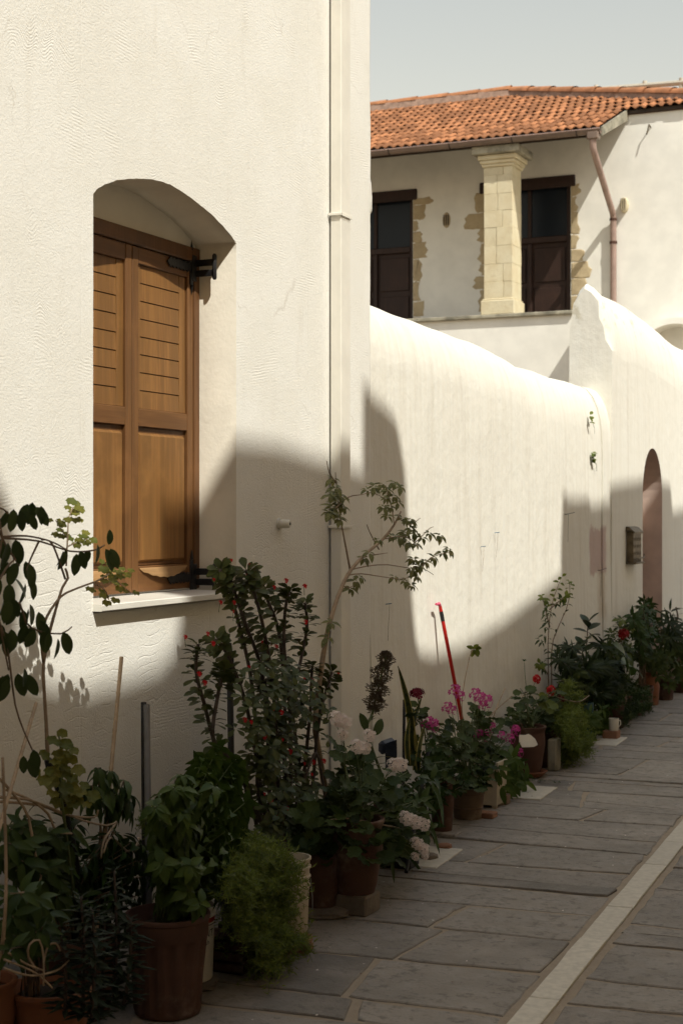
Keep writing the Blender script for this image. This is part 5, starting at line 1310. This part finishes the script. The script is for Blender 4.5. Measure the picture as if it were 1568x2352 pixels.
def sword(pts, wd, n_=-2.8):
    cc = curve([P(x, y, n_) for x, y in pts], 12); m = len(cc); v = []; f = []; mi = []
    for i, p in enumerate(cc):
        w_ = wd*(math.sin(math.pi*(.22+.78*i/(m-1)))**.7); dr = Vector((.75, .45, 0)); v += [p-dr*w_, p-dr*w_*.72+Vector((.002, -.003, 0)), p+Vector((-.006, .006, 0)), p+dr*w_*.72+Vector((.002, -.003, 0)), p+dr*w_]
    for i in range(m-1):
        for k in range(4): f.append((5*i+k, 5*i+k+1, 5*i+k+6, 5*i+k+5)); mi.append(1 if k in (0, 3) else 0)
    q = MB(); q.v = [tuple(x) for x in v]; q.f = f; q.m = mi; q.build('leaf', [MAT['sans'], MAT['sanse']], t, True)
sword([(946, 1760), (946, 1690), (935, 1610), (914, 1530)], .022); sword([(950, 1760), (945, 1680), (955, 1640), (968, 1600)], .016); sword([(938, 1760), (934, 1700), (940, 1650)], .014, -2.76); sword([(960, 1770), (962, 1720), (975, 1665)], .014, -2.74); sword([(952, 1770), (955, 1720), (945, 1650)], .016, -2.83)
for pts in ([(850, 1745), (880, 1738), (925, 1745)], [(845, 1760), (890, 1752), (920, 1752)]): sword(pts, .016, -2.66)
a, b_ = P(926, 1800, -2.82), P(928, 1608, -2.88); a = down(a, b_); pole('black_stake', 'short black stake beside the sword leaves', 'stake', [a, b_], .0075, 'blackp')
a, b_ = P(955, 1880, -2.62), P(990, 1690, -2.74)
q = MB(); q.tube([down(a, b_), a, a.lerp(b_, .86)], .009, 10); q.tube([a.lerp(b_, .86), a.lerp(b_, .95)], .0105, 10, 1); q.tube([a.lerp(b_, .95), b_], [.0095, .006], 10); q.build_thing('capped_handle', [MAT['blackp'], MAT['white']], 'slanting dark handle with a white sleeve near its top', 'handle', 'auto')
# broom head hung upside down
c = P(888, 1722, -2.95); bh_ = thing('brush_head', 'dark navy brush head behind the pale pink flowers', 'brush', (c.x, c.y, c.z-.08))
q = MB(); q.box(c.x-.02, c.x+.02, c.y-.075, c.y+.075, c.z-.015, c.z+.05, 0, .015); q.build('brush_block', MAT['navy'], bh_)
q = MB()
for k in range(13): yy = c.y-.068+k*.0113; q.tube([(c.x+.022, yy, c.z+.04), (c.x+.024, yy, c.z-.08)], .0035, 5)
q.build('bristles', MAT['navy'], bh_)['kind'] = 'stuff'
# red stick leaning on the wall
a, b_ = P(1052, 1610, -2.965), P(1010, 1392, -3.06)
q = MB(); e = b_-(b_-a)*.16; q.tube([down(a, b_), a, e], .0105, 12, 0); q.tube([e, b_-(b_-a)*.06], .0112, 12, 1); q.tube([b_-(b_-a)*.06, b_], [.0105, .009], 12, 0); q.tube([b_, b_+Vector((0, -.015, .012)), b_+Vector((-.005, -.05, .012))], [.008, .011, .007], 8, 2)
q.build_thing('red_stick', [MAT['redp'], MAT['blackp'], MAT['pinkp']], 'red stick with a pink tip leaning on the white wall', 'stick', 'auto')
flush_leaves()
# ---- 15. magenta geranium group
c = P(1015, 1912, -2.72); c.z = 0
t = thing('tall_slim_pot', 'tall slim terracotta pot with small round succulent leaves', 'potted plant', c)
pot(t, c, .066, .046, .27, 'terra', 'plain')
bush(t, c+Vector((0, 0, .23)), region(1000, 1765, 50, 70, 26, -2.80, -2.60), 'succ', .042, .4, .025, 3, .3, .05, 'twig', .004, 5)
q = MB(); q.box(c.x-.07, c.x+.10, c.y-.09, c.y+.01, 0, .014, 0, .004); q.build_thing('dark_tile', MAT['slate'], 'dark loose slate lying before the tall slim pot', 'tile')
c = P(1074, 1880, -2.73); c.z = 0
t = thing('magenta_geranium', 'weathered banded pot with sprawling geranium and magenta flowers', 'potted plant', c)
pot(t, c, .092, .070, .165, 'terrag', 'banded')
tips = region(1065, 1750, 80, 80, 46, -2.86, -2.58) + region(1060, 1650, 50, 40, 12, -2.92, -2.75) + region(1120, 1650, 50, 40, 10, -2.9, -2.75) + region(1000, 1700, 40, 40, 6, -2.85, -2.7)
geranium(t, c+Vector((0, 0, .14)), tips, .058)
bush(t, c+Vector((0, 0, .14)), region(1060, 1790, 60, 40, 10, -2.75, -2.6), 'succ', .036, .4, .03, 3, .3, .1, 'twig', .003, 4)
heads(t, ((1045, 1588, 1.0), (1058, 1600, .8), (1028, 1627, .9), (1040, 1632, .7), (983, 1662, 1.0), (995, 1668, 1.0), (1092, 1596, 1.0), (1103, 1605, 1.0), (1118, 1612, 1.1), (1110, 1622, .8), (1128, 1672, .9), (1112, 1692, .9), (1100, 1688, .8), (1185, 1680, .9), (1172, 1698, .9), (1152, 1690, .7), (1193, 1730, .8), (1160, 1745, .8), (1078, 1798, .9), (1062, 1802, .6), (1150, 1792, .8), (1183, 1675, .7)), 'mag', -2.74, c+Vector((0, 0, .15)))
cc = bare(t, [P(1075, 1700, -2.85), P(1060, 1620, -2.87), P(1078, 1510, -2.92), P(1090, 1490, -2.92)], .0035, .002)
for tt in (.86, .92, .97): p, ax = along(cc, tt); rosette(t, p, ax, 4, .042, 'small_lime', .2, .3)
for pts in ([(1150, 1760), (1128, 1690), (1122, 1650), (1175, 1600)], [(1125, 1700), (1135, 1640), (1160, 1580)]): bare(t, [P(x, y, -2.82) for x, y in pts], .0045, .003)
c = P(975, 1800, -2.80); c.z = 0
t = thing('maroon_flower', 'single maroon flower head on a tall stalk near the sword leaves', 'plant', c)
cc = bare(t, [c, P(978, 1720, -2.80), P(966, 1640, -2.80), P(957, 1595, -2.80)], .004, .0025, 'greenstem'); flower(t, cc[-1], 'maroon', 1.25, (.2, -.3, 1))
geranium(t, P(972, 1690, -2.80), region(962, 1630, 22, 30, 5, -2.84, -2.76), .055)
# ---- 16. white planter, timber, ground-leaf plant
c = P(1120, 1856, -2.74); c.z = 0
t = thing('white_planter', 'small white square planter behind the banded pot', 'potted plant', c)
q = MB(); q.prism([(c.x-.075, .02), (c.x-.085, .25), (c.x-.07, .25), (c.x-.065, .2), (c.x+.065, .2), (c.x+.07, .25), (c.x+.085, .25), (c.x+.075, .02)], 1, c.y-.08, c.y+.08)
for dx in (-.06, .06):
    for dy in (-.06, .06): q.box(c.x+dx-.012, c.x+dx+.012, c.y+dy-.012, c.y+dy+.012, 0, .021)
q.build('planter_box', MAT['bucket'], t)
geranium(t, c+Vector((0, 0, .2)), region(1130, 1715, 40, 40, 10, -2.85, -2.65), .055)
a = G(1140, 1846); q = MB(); q.box(a.x-.05, a.x+.07, a.y-.035, a.y+.035, 0, .055, 0, .006); q.build_thing('timber_block', MAT['timber'], 'short brown timber block beside the white planter', 'block')
a = G(1112, 1878); q = MB(); q.box(a.x-.06, a.x+.06, a.y-.04, a.y+.04, 0, .03, 0, .005); q.build_thing('broken_brick', MAT['brick'], 'flat broken brick before the white planter', 'brick')
c = G(1178, 1812)
t = thing('ground_leaf_plant', 'low mound of broad green leaves spilling onto the middle marble tile', 'plant', c)
bush(t, c+Vector((-.03, 0, .03)), [p for p in region(1175, 1785, 48, 45, 20, -2.86, -2.64)], 'bigleaf', .10, .3, .05, 2, .0, .5, 'greenstem', .004, 4)
a = G(1250, 1800); t = thing('dark_seedling', 'small dark seedlings on the paving under the saucer', 'plant', a)
for k in range(12): leaf_at(t, a+Vector((jit(.07), jit(.05), .01)), Vector((jit(1), jit(1), .4)), Vector((0, 0, 1)), .04, LM['lance'])
# ---- 17. two round pots with red geranium, saucer and broken plate
c = P(1212, 1782, -2.83); c.z = .03
t = thing('red_geranium', 'banded round terracotta pot on a saucer with a red flowered geranium', 'potted plant', c)
q = MB(); q.lathe([(0, -.028), (.085, -.03), (.115, .0), (.118, .004), (.112, .006), (.085, -.018), (0, -.02)], c, 32); q.build('saucer', MAT['terrao'], t, 'auto')
pot(t, c, .105, .075, .275, 'terra', 'bulge')
geranium(t, c+Vector((0, 0, .25)), region(1215, 1630, 55, 55, 24, -2.98, -2.75) + region(1275, 1640, 45, 60, 14, -2.95, -2.75), .066)
heads(t, ((1232, 1560, 1.0), (1265, 1586, 1.15), (1256, 1682, .8)), 'red', -2.80, c+Vector((0, 0, .25)))
heads(t, ((1291, 1602, 1.0),), 'maroon', -2.80, c+Vector((0, 0, .25)))
for (x, y) in ((1262, 1622), (1252, 1612)): rosette(t, P(x, y, -2.74), (.6, -.5, .5), 3, .075, 'lime', .2, .1)
bare(t, [P(1205, 1690, -2.85), P(1192, 1640, -2.86), P(1200, 1600, -2.86), P(1225, 1575, -2.88)], .0045, .003)
bare(t, [P(1215, 1640, -2.92), P(1206, 1560, -2.92), P(1204, 1522, -2.92)], .0025, .0016, 'greenstem'); rosette(t, P(1204, 1520, -2.92), (0, 0, 1), 4, .022, 'succ', .8, 0)
bare(t, [P(1275, 1600, -2.78), P(1300, 1608, -2.74), P(1330, 1612, -2.72), P(1352, 1598, -2.72)], .004, .0025)
c = P(1248, 1765, -2.85); c.z = 0
t = thing('plain_round_pot', 'brown round terracotta pot tucked behind the banded one', 'potted plant', c)
pot(t, c, .108, .08, .26, 'terrab', 'bulge')
geranium(t, c+Vector((0, 0, .23)), region(1262, 1660, 35, 35, 8, -2.9, -2.75), .06)
# broken plate
pc = P(1211, 1703, -2.70); t = thing('broken_plate', 'broken piece of white plate resting on the banded pot', 'plate', pc)
q = MB(); pts = [(-.052, -.01), (-.045, .03), (-.01, .034), (.012, .045), (.03, .036), (.05, .018), (.058, -.012), (.035, -.028), (.0, -.035), (-.04, -.042)]
ex = Vector((.75, .45, -.15)).normalized(); ez = Vector((-.25, .25, .9)).normalized(); en = ex.cross(ez).normalized()
v = [pc+ex*a+ez*b_ + en*.004 for a, b_ in pts]+[pc+ex*a+ez*b_-en*.004+en*.012*0 for a, b_ in pts]; n_ = len(pts)
q.add(v, [tuple(range(n_)), tuple(range(2*n_-1, n_-1, -1))]+[(i, n_+i, n_+(i+1) % n_, (i+1) % n_) for i in range(n_)]); q.build('shard', MAT['white'], t)
a = G(1272, 1770); q = MB(); q.box(a.x-.03, a.x+.03, a.y-.05, a.y+.05, 0, .2, 0, .01); q.build_thing('speckled_block', MAT['lichen'], 'speckled stone block standing behind the two round pots', 'stone')
# ---- 18. climber on the shaded wall
c = P(1262, 1760, -2.96); c.z = 0
t = thing('wall_creeper', 'thin upright creeper with small leaves where the sunlit patch ends', 'plant', c)
SC = []
for pts in ([(1260, 1680), (1259, 1560), (1258, 1480), (1262, 1420), (1272, 1370), (1290, 1325)], [(1268, 1680), (1266, 1540), (1270, 1470), (1300, 1400), (1308, 1360), (1307, 1335)], [(1262, 1440), (1252, 1400), (1245, 1370)], [(1262, 1400), (1285, 1380), (1300, 1370)], [(1258, 1550), (1245, 1530), (1238, 1525)]):
    SC.append(bare(t, [P(x, y, -2.95) for x, y in pts], .005, .002, 'twig'))
for cc in SC:
    for k in range(11): p, ax = along(cc, .3+.7*k/10); rosette(t, p, ax, random.choice((1, 2, 2)), .042, 'small_lime' if k > 5 else 'lance', .3, .2)
for (x, y) in ((1250, 1440), (1248, 1460), (1244, 1475), (1256, 1430), (1268, 1500), (1240, 1470), (1262, 1408)): rosette(t, P(x, y, -2.94), (.5, -.3, .7), 4, .045, 'lance', .1, .3)
# ---- 19. feathery trailing plant
c = G(1318, 1745)
t = thing('feathery_mound', 'big feathery dark green mound hanging to the paving past the round pots', 'potted plant', c+Vector((-.08, 0, 0)))
pot(t, c+Vector((-.10, 0, 0)), .11, .085, .24, 'blackp', 'plain')
feather(t, c+Vector((-.08, 0, .22)), region(1322, 1700, 46, 72, 40, -2.86, -2.58) + region(1300, 1620, 40, 40, 12, -2.9, -2.7), .022, 'fern', .002, 1.1, .075, 12)
# ---- 20. rubber plant
c = P(1335, 1690, -2.96); c.z = 0
t = thing('rubber_plant', 'rubber plant with dark paddle leaves against the shaded white wall', 'potted plant', c)
pot(t, Vector((-2.95, c.y, 0)), .09, .07, .2, 'terrab', 'plain')
for (x, y, bx_) in ((1350, 1405, 1335), (1312, 1478, 1318), (1338, 1455, 1330)):
    cc = bare(t, [P(bx_, 1640, -2.94), P((bx_+x)/2, 1540, -2.94), P(x, y+25, -2.92)], .006, .004, 'twig'); e = cc[-1]
    for k in range(8): a = k*2.4; leaf_at(t, e+Vector((0, 0, -.018*k)), Vector((math.cos(a)*.8, math.sin(a)*.8, .95-.16*k)), Vector((.2, -.2, 1)), .12*random.uniform(.85, 1.1), LM['ficus'])
bush(t, P(1330, 1640, -2.95), region(1310, 1540, 45, 60, 14, -3.0, -2.85), 'farlance', .09, .35, .03, 3, .2, .1, 'twig', .003, 5)
# ---- 21. teal pot, orange jar, trailing leaves, mug and square pot
c = P(1343, 1704, -2.89); c.z = 0
t = thing('teal_pot', 'dark teal plastic pot between orange jar and trailing leaves', 'potted plant', c)
pot(t, c, .060, .045, .275, 'teal', 'plain')
bush(t, c+Vector((0, 0, .24)), region(1345, 1570, 35, 45, 12, -2.98, -2.8), 'far', .06, .4, .03, 3, .2, .2, 'greenstem', .003, 4)
c = P(1312, 1700, -2.93); c.z = 0
t = thing('orange_jar', 'orange terracotta jar half hidden behind the feathery mound', 'jar', c)
pot(t, c, .06, .055, .30, 'terrao', 'urn', False)
c = G(1378, 1700)
t = thing('heart_leaf_mound', 'low mound of heart shaped leaves on the farthest marble tile', 'plant', c+Vector((-.04, 0, 0)))
bush(t, c+Vector((-.05, 0, .1)), region(1376, 1660, 34, 42, 24, -2.98, -2.76), 'bigleaf', .075, .3, .045, 2, .1, .5, 'greenstem', .003, 4)
c = P(1409, 1682, -2.74); c.z = .0
t = thing('white_mug', 'white mug with a loop handle by the terracotta box pot', 'mug', c)
q = MB(); q.lathe([(0, .002), (.03, 0), (.034, .01), (.036, .085), (.033, .085), (.03, .01), (0, .008)], c+Vector((0, 0, .06)), 24); q.build('mug_body', MAT['white'], t, 'auto')
q = MB(); q.tube([c+Vector((.02, .03, .13)), c+Vector((.034, .052, .125)), c+Vector((.036, .056, .1)), c+Vector((.022, .034, .075))], .004, 6); q.build('handle', MAT['white'], t, True)
q = MB(); q.box(c.x-.07, c.x+.035, c.y-.05, c.y+.05, 0, .059, 0, .004); q.build_thing('mug_brick', MAT['brick'], 'clay brick carrying the white mug', 'brick')
c = P(1404, 1682, -2.88); c.z = 0
c.y += .06
t = thing('box_pot', 'tapered terracotta pot with long dark narrow leaves', 'potted plant', c)
pot(t, c, .098, .07, .25, 'terra', 'plain')
bush(t, c+Vector((0, 0, .22)), region(1385, 1540, 50, 70, 20, -3.0, -2.8), 'farlance', .12, .3, .035, 3, .4, .2, 'greenstem', .004, 5)
stem(t, [c+Vector((0, 0, .2)), P(1404, 1590, -2.85), P(1400, 1500, -2.86)], .006, .005, 'twigp')
# ---- 22. the far end of the row
c = G(1455, 1662)
t = thing('trailing_bush', 'dense dark feathery bush spilling onto the paving before the clay jar', 'plant', c+Vector((-.05, 0, 0)))
feather(t, c+Vector((-.1, 0, .12)), region(1455, 1620, 45, 50, 26, -2.98, -2.72), .026, 'lance', .002, 1.0, .07, 11)
c = P(1492, 1614, -2.95); c.z = 0
t = thing('clay_jar', 'round-bellied orange clay jar near the far end of the row', 'potted plant', c)
pot(t, c, .068, .065, .275, 'terrao', 'urn')
bush(t, c+Vector((0, 0, .22)), region(1480, 1520, 35, 30, 10, -3.0, -2.85), 'far', .07, .3, .04, 2, .3, .3, 'greenstem', .004, 4)
def farplant(label, x, y, rx, ry, n, base, me, size, name='far_shrub', smat='twig', gap=.05, per=2, elev=.3, droop=.2):
    b_ = P(base[0], base[1], -2.92); b_.z = 0
    t_ = thing(name, label, 'plant', b_); t_['_far'] = 1 if n > 14 else 0
    pot(t_, b_, .09, .07, .2, 'terrab', 'plain')
    bush(t_, b_+Vector((0, 0, .17)), region(x, y, rx, ry, n, -3.02, -2.8), me, size, .35, gap, per, elev, droop, smat, .004, 5); return t_
t = farplant('leafy shrub with one red bloom left of the doorway', 1420, 1470, 38, 55, 20, (1425, 1640), 'far', .065); heads(t, ((1431, 1457, 1.3),), 'dark', -2.86, P(1425, 1560, -2.9))
t = farplant('tall upright shrub with whorled narrow leaves before the doorway', 1478, 1430, 35, 55, 24, (1475, 1625), 'lance', .085); 
for (x, y) in ((1425, 1425), (1456, 1432), (1445, 1440)): rosette(t, P(x, y, -2.88), (.4, -.3, .7), 5, .06, 'small_lime', .2, .2)
t = farplant('arching plant with two broad light green paddle leaves', 1450, 1560, 30, 30, 8, (1452, 1640), 'far', .06)
for (p0, d_, s_) in ((P(1405, 1478, -2.78), Vector((.55, .8, -.45)), .34), (P(1425, 1525, -2.76), Vector((.35, 1.2, .05)), .36), (P(1440, 1500, -2.8), Vector((.3, .3, -.9)), .25)): leaf_at(t, p0, d_, Vector((.5, -.4, .7)), s_, LM['bigleaf'])
t = farplant('yellowish feathery bush at the right edge of the lane', 1535, 1520, 40, 60, 34, (1525, 1618), 'far', .07, 'far_shrub', 'twig', .05)
t = farplant('pale flowered spiky plant at the far right edge', 1548, 1440, 30, 40, 12, (1560, 1610), 'farlance', .13)
for (x, y) in ((1532, 1440), (1550, 1470), (1558, 1478)): flower(t, P(x, y, -2.86), 'pink', .7)
bare(t, [P(1555, 1520, -2.9), P(1548, 1450, -2.9), P(1556, 1420, -2.9), P(1552, 1395, -2.9)], .012, .006, 'twig')
t = farplant('dark bush running on past the right edge', 1585, 1500, 45, 90, 22, (1590, 1600), 'far', .08)
# weeds growing from the wall seam
for i, (x, y, n_) in enumerate(((1353, 958, 5), (1358, 1045, 12))):
    p = P(x, y, WALL-.015); t = thing('wall_weed', ('tiny weed high in the white wall seam', 'larger weed hanging from the white wall seam')[i], 'plant', p)
    for k in range(n_): leaf_at(t, p+Vector((.004, jit(.015), jit(.02)-.02*(k % 3))), Vector((.5, jit(1), .2+jit(.7))), Vector((.6, -.2, .8)), .045, LM['small_lime'])
    bare(t, [p, p+Vector((.02, .05, -.06)), p+Vector((.015, .1, -.12))], .002, .0012, 'greenstem')
# fallen petals on the slabs
q = MB()
for k in range(70):
    u_, w_ = random.uniform(-.3, 5), random.uniform(-1.3, -.1); p = L(u_, w_, .0075+random.random()*.003); a = random.random()*6.28; r_ = random.uniform(.004, .009)
    q.add([p+Vector((r_*math.cos(a+j*1.57)*(1 if j % 2 else .6), r_*math.sin(a+j*1.57)*(1 if j % 2 else .6), .002*(j % 2))) for j in range(4)], [(0,1,2,3)])
tag(q.build('fallen_petals', MAT['petal']), 'pale fallen petals scattered over the slate paving', 'petals', kind='stuff')
q = MB()
for k in range(150):
    u_, w_ = random.uniform(-.2, 7), random.choice((random.uniform(-1.15, -.85), random.uniform(-1.2, -.05))); p = L(u_, w_, .008); a = random.random()*6.28; r_ = random.uniform(.004, .011)
    q.add([p+Vector((r_*math.cos(a+j*1.57)*(1 if j % 2 else .45), r_*math.sin(a+j*1.57)*(1 if j % 2 else .45), .003*(j % 2))) for j in range(4)], [(0,1,2,3)])
tag(q.build('leaf_litter', MAT['timber']), 'dry brown leaf scraps scattered on the paving near the pots', 'leaf litter', kind='stuff')
flush_leaves()
for o in list(bpy.data.objects):
    for k in ('_b', '_far'):
        if k in o: del o[k]
